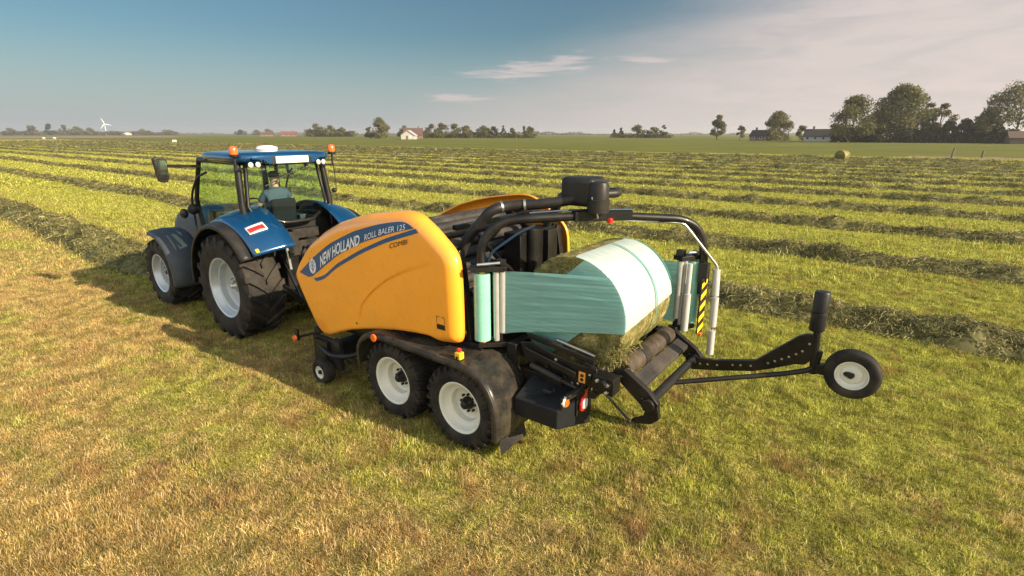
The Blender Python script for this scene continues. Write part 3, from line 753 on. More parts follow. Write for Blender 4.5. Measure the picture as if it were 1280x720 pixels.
# leaf emblem: pale oval with dark veins
ey, ez, ew, eh = 6.215, 1.645, .085, .105
ov = [(ey + ew * math.cos(2 * PI * k / 28), ez + eh * math.sin(2 * PI * k / 28) - 0.25 * ew * math.cos(2 * PI * k / 28)) for k in range(28)]
emb = obj('leaf_emblem', MB().add(on_panel([ey] + [p[0] for p in ov], [ez] + [p[1] for p in ov], .007), [(0, k + 1, (k + 1) % 28 + 1) for k in range(28)]), M['letters'], panel, smooth=0)
vein = MB()
def vseg(a, b, wd):
    a = np.array(a); b = np.array(b); d = (b - a) / np.linalg.norm(b - a); nn = np.array([-d[1], d[0]]) * wd / 2
    q = [a - nn, a + nn, b + nn, b - nn]; vein.add(on_panel([p[0] for p in q], [p[1] for p in q], .010), [(0, 1, 2, 3)])
vseg((ey, ez - eh * .95), (ey, ez + eh * .5), .010)
for k in range(3):
    z0 = ez - eh * .62 + k * .055
    for s_ in (-1, 1): vseg((ey, z0), (ey + s_ * ew * .72, z0 + .075 - s_ * .012), .009)
obj('leaf_veins', vein, M['decalblue'], panel, smooth=0)
pg = MB()
for (a, b, c_, d_) in ((3.90, 1.285, 3.78, 1.345), (3.90, 1.355, 3.895, 1.43), (3.785, 1.355, 3.78, 1.43), (3.90, 1.43, 3.86, 1.437), (3.82, 1.43, 3.78, 1.437)):
    pg.add(on_panel([a, c_, c_, a], [b, b, d_, d_], .005), [(0, 1, 2, 3)])
obj('panel_bolt', MB().add(on_panel([5.36 + .016 * math.cos(k) for k in range(6)], [1.02 + .016 * math.sin(k) for k in range(6)], .006), [(0, 1, 2, 3, 4, 5)]), M['plastic'], panel, smooth=0)
obj('warning_pictogram', pg, M['plastic'], panel, smooth=0)

# --- bale chamber behind and between the panels
ch = MB(); cy, cz, cr = 4.80, 1.52, .74
ch.lathe([(4.14, .01), (4.14, cr - .05), (4.16, cr - .03), (5.88, cr - .03), (5.90, cr - .05), (5.90, .01)], (0, cy, cz), 'X', 64)
chamber = obj('bale_chamber', ch, M['dark'], baler, smooth=30)
ribs = MB()
for k in range(30):
    t = 2 * PI * k / 30; ribs.cyl((4.18, cy + cr * math.cos(t), cz + cr * math.sin(t)), (5.86, cy + cr * math.cos(t), cz + cr * math.sin(t)), .062, 10)
obj('chamber_rollers', ribs, M['belt'], baler, smooth=40)
for x in (4.04, 6.00):
    sp = MB()
    sp.lathe([(x - .012, .05), (x - .012, cr + .06), (x + .012, cr + .06), (x + .012, .05)], (0, cy, cz), 'X', 48)
    sp.box((x, 4.6, .95), (.05, 2.3, .35)); sp.bar((x, 3.60, 1.15), (x, 3.75, 2.15), .06, .09, (1, 0, 0)); sp.bar((x, 3.78, 2.15), (x, 4.6, 2.34), .06, .09, (1, 0, 0))
    obj('chamber_side_plate', sp, M['black'], baler, smooth=30, bevel=.004)
tg = MB()
tg.box((5.55, 3.88, 1.72), (.80, .26, .86)); tg.box((5.78, 3.73, 1.74), (.22, .12, .80)); tg.cyl((5.36, 3.72, 1.35), (5.36, 3.72, 2.2), .075, 14)
tg.tube(fillet([(4.55, 3.92, 2.23), (4.72, 3.80, 1.95), (5.00, 3.74, 1.70), (5.02, 3.72, 1.2)], .1), .028, 10); tg.cyl((4.2, 3.74, 1.62), (5.0, 3.76, 1.70), .035, 12)
tg.bar((4.25, 4.02, 2.33), (5.95, 4.02, 2.33), .06, .06)
obj('tailgate', tg, M['black'], baler, smooth=30, bevel=.008)
fr = MB()
for s in (-1, 1):
    fr.box((XC + s * .62, 4.4, .62), (.14, 3.6, .22)); fr.bar((XC + s * .40, 6.2, .62), (XC + s * .05, 7.35, .55), .12, .14)
    fr.box((XC + s * .72, 3.0, .80), (.10, .9, .16)); fr.box((XC + s * .98, 4.07, .55), (.10, 1.25, .14))
for y in (3.2, 4.07, 5.0, 6.15): fr.box((XC, y, .60), (1.3, .14, .16))
for y in (3.52, 4.61): fr.cyl((XC - 1.0, y, .47), (XC + 1.0, y, .47), .05, 14)
fr.box((XC, 3.15, 1.02), (1.7, .12, .30)); fr.box((XC, 5.6, .80), (1.9, .9, .25)); fr.bar((XC, 7.3, .55), (XC, 8.05, .55), .14, .12)
fr.box((4.22, 5.35, .92), (.10, 1.5, .45)); fr.box((5.82, 5.35, .92), (.10, 1.5, .45))
obj('chassis', fr, M['black'], baler, smooth=30, bevel=.006)
obj('drive_shaft', MB().tube([(XC, 6.2, .85), (XC, 7.1, .74), (XC, 8.0, .72)], [.07, .055, .06], 16), M['plastic'], baler)
pk = MB()
pk.cyl((XC - 1.12, 6.15, .36), (XC + 1.12, 6.15, .36), .15, 18)
for k in range(22):
    x = XC - 1.05 + k * .1
    pk.tube(fillet([(x, 6.15, .5), (x, 6.38, .42), (x, 6.36, .18), (x, 6.1, .12)], .1, 4), .012, 6)
pk.box((XC - 1.16, 6.15, .40), (.05, .62, .42)); pk.box((XC + 1.16, 6.15, .40), (.05, .62, .42)); pk.cyl((XC - 1.1, 6.5, .62), (XC + 1.1, 6.5, .62), .06, 12)
obj('pickup_reel', pk, M['dark'], baler, smooth=40)
ga = MB()
ga.tube(fillet([(3.80, 6.25, .48), (3.74, 5.9, .44), (3.80, 5.55, .50), (4.2, 5.35, .62)], .12), .035, 12)
ga.bar((3.84, 6.28, .52), (3.84, 6.1, .18), .05, .04); ga.box((3.86, 6.2, .52), (.16, .30, .12)); ga.bar((3.9, 6.0, .62), (3.85, 5.75, .40), .05, .04); ga.cyl((3.72, 6.12, .15), (3.9, 6.12, .15), .02)
obj('gauge_arm', ga, M['black'], baler, smooth=35, bevel=.004)
def small_wheel(name, loc, Rr, w, rb, parent, hubr=.03):
    e = empty(name, loc, parent=parent); hw = w / 2
    obj('tyre', MB().lathe([(-hw * .7, rb), (-hw * .9, rb + .01), (-hw, rb + (Rr - rb) * .45), (-hw * .93, Rr - .025), (-hw * .7, Rr - .006), (-hw * .3, Rr), (-hw * .27, Rr - .006), (-hw * .22, Rr), (hw * .22, Rr), (hw * .27, Rr - .006), (hw * .3, Rr), (hw * .7, Rr - .006), (hw * .93, Rr - .025), (hw, rb + (Rr - rb) * .45), (hw * .9, rb + .01), (hw * .7, rb)], n=48), M['rubber'], e, loc=loc, smooth=50)
    f = -hw * .76
    obj('rim', MB().lathe([(f + .02, rb - .004), (f - .008, rb + .01), (f - .008, rb), (f + .02, rb - .012), (f + .03, rb * .72), (f + .012, rb * .62), (f + .008, hubr * 1.3), (f + .03, .005)], n=40).lathe([(hw * .72, .02), (hw * .72, rb)], n=32), M['cream'], e, loc=loc, smooth=30)
    obj('hub', MB().lathe([(f + .02, hubr), (f - .012, hubr), (f - .02, hubr * .7), (f - .022, .002)], n=16), M['dark'], e, loc=loc)
    return e
small_wheel('gauge_wheel', (3.74, 6.12, .16), .185, .17, .085, baler)
ml = obj('marker_lamp', MB().lathe([(0, .045), (-.012, .046), (-.03, .036), (-.034, .001)], (3.66, 6.62, .56), 'X', 20), M['amber'], baler)
obj('marker_stalk', MB().bar((3.69, 6.62, .56), (3.95, 6.30, .66), .03, .03).box((3.69, 6.63, .60), (.03, .09, .16)), M['black'], baler, smooth=0)

# --- tandem fender, left and mirrored right
def fender(sgn):
    X0, X1 = 3.655, 4.22
    def curve(x):
        t = (x - X0) / (X1 - X0)
        P = [(5.19, .55), (5.22, .74), (5.17, .88), (5.04, .985), (4.86, 1.035), (4.6, 1.045), (4.3, 1.035), (3.9, 1.03), (3.5, 1.025), (3.30, 1.01), (3.14, .93), (3.03, .80), (2.97, .62), (2.955, .42), (2.97, .26)]
        return [(y, z + .03 * t) for y, z in P]
    mx = lambda x: x if sgn < 0 else 2 * XC - x
    def sm(P, n=70):
        q = smooth_curve(P, n); return q
    mb = MB(); xs = [X0, X0 + .004, X0 + .025, X0 + .06, X0 + .3, X1]; lift = [-.055, -.012, 0.004, 0, .008, 0]
    rows = []
    base = sm(curve(X0)); tan = np.gradient(base, axis=0); nor = np.stack([-tan[:, 1], tan[:, 0]], 1); nor /= np.linalg.norm(nor, axis=1)[:, None]
    if nor[len(nor) // 2][1] < 0: nor = -nor
    for x, l in zip(xs, lift):
        q = sm(curve(x)) + nor * l; rows.append([(mx(x), a, b) for a, b in q])
    mb.grid(rows)
    f = obj('fender', mb, M['fender'], baler, smooth=50)
    sdm = f.modifiers.new('shell', 'SOLIDIFY'); sdm.thickness = .012; sdm.offset = -1 if sgn > 0 else 1
    obj('edge_bead', MB().tube([(mx(X0 + .01), a, b) for a, b in base + nor * (-.01)], .017, 8), M['plastic'], f)
    obj('mud_flap', MB().grid([[(mx(X0 + .08), 2.985, .27), (mx(X0 + .08), 2.955, .09)], [(mx(X1 - .04), 2.985, .30), (mx(X1 - .04), 2.95, .12)]]), M['rubber'], f)
    obj('amber_reflector', MB().lathe([(0, .05), (-.012, .05), (-.02, .042), (-.022, .001)], (mx(3.645) if sgn < 0 else mx(3.645) + .03, 4.82, 1.00), 'X', 24), M['amber'], f)
    return f
fl = fender(-1); fender(1)
es = obj('emergency_stop', MB().box((3.74, 3.52, 1.085), (.07, .08, .08)), M['yellow'], baler, smooth=0, bevel=.01)
obj('red_button', MB().lathe([(1.12, .015), (1.14, .015), (1.14, .028), (1.155, .03), (1.165, .017), (1.166, .001)], (3.74, 3.52, 0), 'Z', 18), M['red'], es)
obj('key_switch', MB().lathe([(3.71, .016), (3.695, .016), (3.695, .002)], (0, 3.52, 1.07), 'X', 12), M['plastic'], es)

# --- tool box with lamps at the left rear
tb = MB()
A = [(3.93, 2.93, .50), (3.96, 2.42, .48), (4.38, 2.26, .43), (4.40, 2.93, .46), (3.93, 2.93, .70), (3.96, 2.42, .70), (4.36, 2.27, .82), (4.34, 2.93, .88)]
tb.add(A, [(3, 2, 1, 0), (4, 5, 6, 7), (0, 1, 5, 4), (1, 2, 6, 5), (2, 3, 7, 6), (3, 0, 4, 7)])
tbo = obj('tool_box', tb, M['toolbox'], baler, smooth=0, bevel=.012)
obj('latch', MB().box((4.08, 2.62, .80), (.03, .10, .02), Matrix.Rotation(-.38, 3, 'Y')).cyl((4.11, 2.56, .80), (4.11, 2.56, .84), .012, 8), M['dark'], tbo)
lb = MB(); lb.bar((4.02, 2.34, .85), (4.42, 2.16, 1.0), .05, .05); lb.box((4.04, 2.385, .775), (.13, .03, .13)); lb.box((4.27, 2.30, .70), (.20, .03, .26), Matrix.Rotation(-.36, 3, 'Z'))
lbo = obj('lamp_bracket', lb, M['black'], baler, smooth=0, bevel=.005)
obj('amber_reflector', MB().lathe([(2.385, .056), (2.365, .056), (2.353, .048), (2.351, .001)], (4.03, 0, .785), 'Y', 24), M['white'], lbo)
obj('amber_reflector', MB().lathe([(2.350, .045), (2.344, .043), (2.342, .001)], (4.03, 0, .785), 'Y', 24), M['amber'], lbo)
tl_out = [(x - .045, z + .04) for x, z in [(4.235, .60), (4.30, .57), (4.36, .60), (4.385, .68), (4.37, .78), (4.345, .83), (4.32, .82), (4.315, .765), (4.26, .74), (4.23, .67)]]
tlo = obj('tail_lamp', MB().prism(tl_out, 2.272, 2.30, 'Y'), M['red'], lbo, smooth=0, bevel=.008)
obj('clear_lens', MB().prism([(4.205, .67), (4.255, .64), (4.30, .67), (4.305, .74), (4.245, .77), (4.205, .73)], 2.263, 2.273, 'Y'), M['white'], tlo, smooth=0, bevel=.004)
# ------------------------------------------------------------------ wrapper: table, arms, film dispensers
def mirror_x(mb): 
    q = MB(); q.v = [(2 * XC - x, y, z) for x, y, z in mb.v]; q.f = [tuple(reversed(f)) for f in mb.f]; return q
# table side frames
for s in (-1, 1):
    X = 4.22 if s < 0 else 5.76
    t = MB()
    t.prism([(3.06, 1.20), (3.00, 1.03), (2.78, .90), (2.48, .855), (2.18, .92), (2.10, 1.02), (2.14, 1.14), (2.30, 1.13), (2.62, 1.16), (2.9, 1.235)], X - .012, X + .012)
    for (y, z) in ((2.97, 1.15), (2.48, .96), (2.42, .91), (2.20, 1.04), (2.70, 1.02), (2.86, 1.10)): t.cyl((X - .04, y, z), (X + .04, y, z), .022, 10)
    t.bar((X + s * -.06, 3.0, 1.27), (X + s * -.06, 2.2, 1.17), .035, .05); t.bar((X + s * .05, 2.95, 1.14), (X + s * .05, 2.35, 1.03), .03, .06)
    t.box((X, 2.03, 1.02), (.16, .22, .17)); t.cyl((X - .14, 2.02, 1.05), (X + .14, 2.02, 1.05), .045, 14); t.cyl((X - .1, 2.12, .90), (X + .1, 2.12, .90), .04, 14)
    for (y, z) in ((2.08, 1.07), (1.96, 1.05), (1.97, .97), (2.08, .97)): t.cyl((X - .10, y, z), (X + .10, y, z), .018, 8)
    f = obj('table_side_frame', t, M['black'], baler, smooth=30, bevel=.004)
    if s < 0:
        obj('warning_sticker', MB().box((X - .016, 2.29, 1.01), (.004, .075, .115)), M['sticker'], f, smooth=0)
        obj('warning_symbol', MB().lathe([(X - .019, .02), (X - .0195, .001)], (0, 2.29, .985), 'X', 12).box((X - .019, 2.29, 1.03), (.002, .035, .03)), M['plastic'], f, smooth=0)
        obj('guide_bar', MB().bar((4.34, 2.68, 1.275), (4.34, 2.22, 1.205), .035, .03), M['steel'], f, smooth=0, bevel=.008)
# bolt heads and hydraulic lines on the near side
for (y, z) in ((2.97, 1.15), (2.48, .96), (2.40, .915), (2.20, 1.06), (2.70, 1.02), (2.86, 1.10), (2.60, 1.12), (2.33, .93)):
    obj('bolt', MB().lathe([(4.205, .016), (4.192, .016), (4.188, .001)], (0, y, z), 'X', 8), M['steel'], baler)
for (y, z) in ((2.08, 1.07), (1.97, 1.05), (1.98, .97)):
    obj('bolt', MB().lathe([(4.135, .018), (4.11, .018), (4.105, .001)], (0, y, z), 'X', 8), M['steel'], baler)
for k in range(4):
    o = k * .035
    obj('hydraulic_hose', MB().tube(fillet([(4.35 + o, 3.2, 1.12), (4.28 + o, 2.9, 1.30 - o * .5), (4.30 + o, 2.5, 1.22 - o), (4.26 + o * .4, 2.15, 1.10)], .2), .011, 7), M['plastic'], baler)
obj('hydraulic_cylinder', MB().cyl((4.16, 2.88, 1.0), (4.16, 2.50, .93), .032, 14).cyl((4.16, 2.5, .93), (4.16, 2.28, .89), .016, 10), M['dark'], baler)
# trailing arms carrying the rear roller and cross tube
for s in (-1, 1):
    X = 4.36 if s < 0 else 5.68
    a = MB()
    a.prism([(2.02, 1.13), (1.93, 1.01), (1.66, .80), (1.55, .80), (1.54, .90), (1.64, 1.00), (1.90, 1.16)], X - .035, X + .035)
    a.cyl((X - .07, 1.63, .87), (X + .07, 1.63, .87), .065, 16)
    for (y, z) in ((1.93, 1.08), (1.70, .91)): a.cyl((X - .05, y, z), (X + .05, y, z), .02, 8)
    if s < 0:
        a.tube(fillet([(X, 1.60, .82), (X - .02, 1.60, .70), (X - .03, 1.80, .655)], .08), [.05] * 3 + [.045] * 3 + [.035] * 3, 10) if False else None
        a.prism([(1.54, .86), (1.52, .74), (1.60, .665), (1.76, .62), (1.80, .645), (1.68, .72), (1.66, .82)], X - .03, X + .03)
    obj('trailing_arm', a, M['black'], baler, smooth=30, bevel=.006)
obj('stay_rod', MB().tube([(4.27, 2.13, .93), (4.30, 1.80, .65)], .013, 8).ball((4.30, 1.80, .65), .022), M['dark'], baler)
for (y, z, r, nm) in ((1.965, 1.10, .10, 'bale_roller'), (3.02, 1.02, .10, 'bale_roller')):
    rl = MB().lathe([(4.42, .03), (4.42, r), (4.75, r), (4.76, r + .006), (4.90, r + .006), (4.91, r), (5.13, r), (5.14, r + .006), (5.28, r + .006), (5.29, r), (5.62, r), (5.62, .03)], (0, y, z), 'X', 36)
    ro = obj(nm, rl, M['roller'], baler, smooth=30)
    obj('rubber_band', MB().lathe([(4.78, r + .004), (4.78, r + .012), (4.92, r + .012), (4.92, r + .004)], (0, y, z), 'X', 36), M['rubber'], ro, smooth=30)
for k, (y0, y1) in enumerate(((2.14, 2.92),)):
    bt = MB()
    for x in (4.6, 4.88, 5.16, 5.44):
        bt.box((x, (y0 + y1) / 2, .905), (.16, y1 - y0, .012))
    obj('table_belts', bt, M['belt'], baler, smooth=0)
pl = MB(); pl.add([(4.42, 1.85, 1.08), (5.66, 1.85, 1.08), (5.66, 1.72, 1.015), (4.42, 1.72, 1.015), (4.42, 1.85, 1.06), (5.66, 1.85, 1.06), (5.66, 1.72, .97), (4.42, 1.72, .97)],
                  [(0, 1, 2, 3), (7, 6, 5, 4), (0, 4, 5, 1), (1, 5, 6, 2), (2, 6, 7, 3), (3, 7, 4, 0)])
obj('rear_plate', pl, M['belt'], baler, smooth=0, bevel=.02)
obj('cross_tube', MB().cyl((4.30, 1.635, .88), (5.66, 1.635, .88), .048, 16), M['black'], baler)
# bale turner arm with its bumper post and wheel
ja = MB(); XJ = 5.60
ja.prism([(1.72, .905), (1.70, .80), (1.62, .77), (1.30, .845), (1.00, .925), (.86, .985), (.62, 1.11), (.53, 1.13), (.48, 1.20), (.47, 1.46), (.56, 1.45), (.62, 1.42), (.98, 1.06), (1.05, 1.035), (1.4, .945)], XJ - .03, XJ + .03)
ja.cyl((XJ - .05, 1.64, .86), (XJ + .05, 1.64, .86), .06, 18)
jao = obj('turner_arm', ja, M['black'], baler, smooth=30, bevel=.008)
for (y, z) in ((1.62, .845), (1.54, .865), (1.46, .88), (1.36, .90), (1.20, .945), (1.12, .965), (1.02, .985), (.86, 1.06), (.80, 1.10), (.74, 1.14), (.68, 1.18), (.62, 1.225), (.57, 1.27), (.52, 1.36)):
    obj('bolt_hole', MB().lathe([(XJ - .033, .012), (XJ - .0335, .001)], (0, y, z), 'X', 10), M['steel'], jao, smooth=0)
obj('turner_brace', MB().tube(fillet([(4.93, 1.63, .86), (5.52, .66, 1.02), (5.60, .44, 1.10), (5.60, .42, 1.30)], .12), .026, 12), M['black'], baler)
bp = MB().cyl((XJ, .455, 1.05), (XJ, .475, 1.50), .035, 16); bp.box((XJ, .36, 1.12), (.08, .16, .10)); bp.cyl((XJ - .12, .13, 1.16), (XJ + .06, .28, 1.14), .03, 12); bp.bar((XJ, .42, 1.12), (XJ, .2, 1.14), .06, .07); bp.box((XJ, .25, 1.235), (.03, .04, .04))
bpo = obj('bumper_post', bp, M['black'], baler, smooth=35, bevel=.004)
obj('bumper_pad', MB().lathe([(1.50, .02), (1.50, .062), (1.515, .07), (1.685, .07), (1.692, .062), (1.70, .07), (1.885, .07), (1.90, .06), (1.905, .001)], (XJ, .485, 0), 'Z', 24), M['plastic'], bpo, smooth=35)
small_wheel('turner_wheel', (5.56, .13, 1.155), .24, .14, .132, baler, .022)

# support boom from the baler frame to the wrapper's pivot above the bale
PV = (5.02, 2.66)
bo = MB().tube(fillet([(4.16, 3.86, 2.02), (4.20, 3.80, 2.22), (4.30, 3.52, 2.57), (4.46, 3.44, 2.60), (4.72, 3.05, 2.63), (4.98, 2.78, 2.69)], .16), .056, 16)
bo.box((4.14, 3.88, 1.9), (.10, .12, .5))
boo = obj('support_boom', bo, M['plastic'], baler, smooth=40)
for p, q in (((4.40, 3.475, 2.592), (4.42, 3.462, 2.596)), ((4.56, 3.28, 2.612), (4.575, 3.26, 2.614))):
    obj('clamp_ring', MB().cyl(p, q, .064, 20), M['steel'], boo)
b2 = mirror_x(MB().tube(fillet([(4.16, 3.86, 2.02), (4.20, 3.80, 2.22), (4.30, 3.52, 2.57), (4.46, 3.44, 2.60), (4.72, 3.05, 2.63), (4.98, 2.78, 2.69)], .16), .056, 16))
obj('support_boom', b2, M['plastic'], baler, smooth=40)
mh = MB().prism([(4.86, 3.02), (5.20, 3.02), (5.20, 2.62), (4.86, 2.62)], 2.60, 2.91, 'Z')
mho = obj('motor_housing', mh, M['plastic'], baler, smooth=30); bv = mho.modifiers.new('bevel', 'BEVEL'); bv.width = .06; bv.segments = 4; bv.limit_method = 'ANGLE'
obj('motor_cap', MB().lathe([(2.555, .02), (2.555, .112), (2.69, .118), (2.695, .105), (2.84, .10), (2.865, .088), (2.872, .06), (2.874, .001)], (4.92, 2.57, 0), 'Z', 32), M['plastic'], mho, smooth=40)
obj('motor_hose', MB().tube(fillet([(5.02, 2.62, 2.73), (5.26, 2.50, 2.73), (5.38, 2.62, 2.73), (5.30, 2.85, 2.70)], .12), .045, 14), M['plastic'], mho, smooth=40)
obj('latch_strap', MB().tube([(4.82, 2.60, 2.72), (4.84, 2.55, 2.60), (4.86, 2.54, 2.50)], .009, 8), M['steel'], mho)

# rotating wrap arm
arm = MB().tube(fillet([(4.07, 3.47, 1.95), (4.09, 3.50, 2.25), (4.22, 3.34, 2.47), (4.40, 3.13, 2.50), (5.02, 2.62, 2.51), (5.74, 1.96, 2.44), (5.90, 1.82, 2.34), (5.98, 1.75, 2.10), (5.99, 1.74, 1.55)], .16), .048, 16)
arm.bar((4.80, 2.80, 2.51), (5.30, 2.38, 2.50), .13, .10); arm.cyl((5.02, 2.66, 2.45), (5.02, 2.66, 2.62), .09, 20)
armo = obj('wrap_arm', arm, M['black'], baler, smooth=40)
obj('red_switch', MB().box((5.07, 2.50, 2.455), (.07, .05, .05)), M['red'], armo, smooth=0, bevel=.01)
obj('hydraulic_hose', MB().tube(fillet([(4.13, 3.44, 2.02), (4.15, 3.40, 2.15), (4.30, 3.16, 2.36), (4.42, 3.03, 2.44)], .08), .014, 8), M['hose'], armo)
obj('hydraulic_hose', MB().tube(fillet([(4.44, 3.12, 2.555), (4.80, 2.83, 2.57), (5.3, 2.36, 2.56)], .08), .012, 8), M['hose'], armo)
sb = MB().tube(fillet([(5.34, 2.34, 2.445), (5.74, 1.93, 2.395), (6.02, 1.60, 1.90), (6.02, 1.585, 1.82)], .06), .016, 12)
sb.cyl((5.20, 2.44, 2.47), (5.52, 2.15, 2.43), .026, 12)
sbo = obj('safety_bumper', sb, M['steel'], baler, smooth=40)
for z0, z1, y0, y1 in ((1.86, 1.55, 1.60, 1.585), (1.53, 1.17, 1.58, 1.575), (1.12, .82, 1.575, 1.57)):
    obj('bumper_sleeve', MB().cyl((6.02, y0, z0), (6.02 - .0, y1, z1), .042, 18), M['alu'], sbo)
obj('hanging_cord', MB().cyl((6.02, 1.575, 1.17), (6.02, 1.575, 1.12), .012, 8), M['steel'], sbo)

def dispenser(c, ang, fl=1):
    """film dispenser: roll on its core, pre-stretch rollers and carrier; c is the roll centre, ang turns it about the pivot"""
    rt = Matrix.Rotation(ang, 3, 'Z')
    def P(u, v, z): q = rt @ Vector((u, v * fl, 0)); return (c[0] + q.x, c[1] + q.y, z)
    e = empty('film_dispenser', (c[0], c[1], 1.2), parent=baler)
    r1 = MB(); a = P(0, 0, 0)
    obj('film_roll', MB().lathe([(1.185, .03), (1.185, .09), (1.935, .09), (1.935, .03)], (a[0], a[1], 0), 'Z', 36), M['roll'], e, smooth=40)
    obj('roll_core', MB().lathe([(1.15, .001), (1.15, .038), (1.97, .038), (1.97, .001)], (a[0], a[1], 0), 'Z', 20), M['sticker'], e, smooth=40)
    cr = MB(); 
    cr.bar(P(-.12, 0, 1.985), P(.26, -.02, 1.985), .14, .05); cr.bar(P(-.05, 0, 1.13), P(.26, -.02, 1.13), .12, .05); cr.bar(P(.10, .10, 1.98), P(.10, .10, 1.13), .05, .05)
    cr.box(P(.20, .0, 2.04), (.09, .09, .07)); cr.box(P(.20, -.01, 1.20), (.05, .05, .16)); cr.box(P(.13, -.01, 1.16), (.05, .05, .10)); cr.cyl(P(.0, 0, 1.97), P(0, 0, 2.05), .03, 12)
    obj('carrier', cr, M['black'], e, smooth=30, bevel=.004)
    obj('tension_handle', MB().cyl(P(-.06, -.08, 2.045), P(.18, -.10, 2.06), .016, 10), M['steel'], e)
    for u, v, z0 in ((.150, -.025, 1.17), (.215, -.03, 1.26)):
        q = P(u, v, 0); obj('stretch_roller', MB().lathe([(z0, .001), (z0, .033), (1.95, .033), (1.95, .001)], (q[0], q[1], 0), 'Z', 20), M['rollersteel'], e, smooth=40)
    return e, P
dL, PL = dispenser((4.06, 3.46), R(-42))
dR, PR = dispenser((6.00, 1.86), R(150), -1)
# the right carrier has its striped board and a long grey roller on the near side
rr_ = MB().lathe([(1.12, .001), (1.12, .042), (1.57, .042), (1.57, .028), (1.93, .028), (1.93, .001)], (5.82, 1.84, 0), 'Z', 20)
obj('grey_roller', rr_, M['alu'], dR, smooth=40)
bx = MB(); PB = [(5.87, 1.70), (5.935, 1.665)]
def board(z0, z1, zz0, zz1, mb, lift):
    (xa, ya), (xb, yb) = PB; nx, ny = -(yb - ya), (xb - xa); l = math.hypot(nx, ny); nx, ny = -nx / l * lift * -1, -abs(ny) / l * lift
    mb.add([(xa + nx, ya + ny, z0), (xb + nx, yb + ny, zz0), (xb + nx, yb + ny, zz1), (xa + nx, ya + ny, z1)], [(0, 1, 2, 3)])
hb = MB().prism([(5.87, 1.70), (5.935, 1.665), (5.94, 1.68), (5.875, 1.715)], 1.09, 1.76, 'Z'); hb.bar((5.93, 1.68, 1.5), (5.99, 1.735, 1.5), .04, .5); hb.box((5.95, 1.72, 1.82), (.10, .10, .22))
hbo = obj('hazard_board', hb, M['plastic'], dR, smooth=0)
yl = MB()
for k in range(5):
    z = 1.095 + k * .135; board(z, z + .065, z + .075, min(z + .14, 1.76), yl, .003)
obj('yellow_stripes', yl, M['yellow'], hbo, smooth=0)
obj('striped_reflector', MB().box((5.905, 1.675, 1.085), (.07, .03, .03)), M['amber'], hbo, smooth=0)

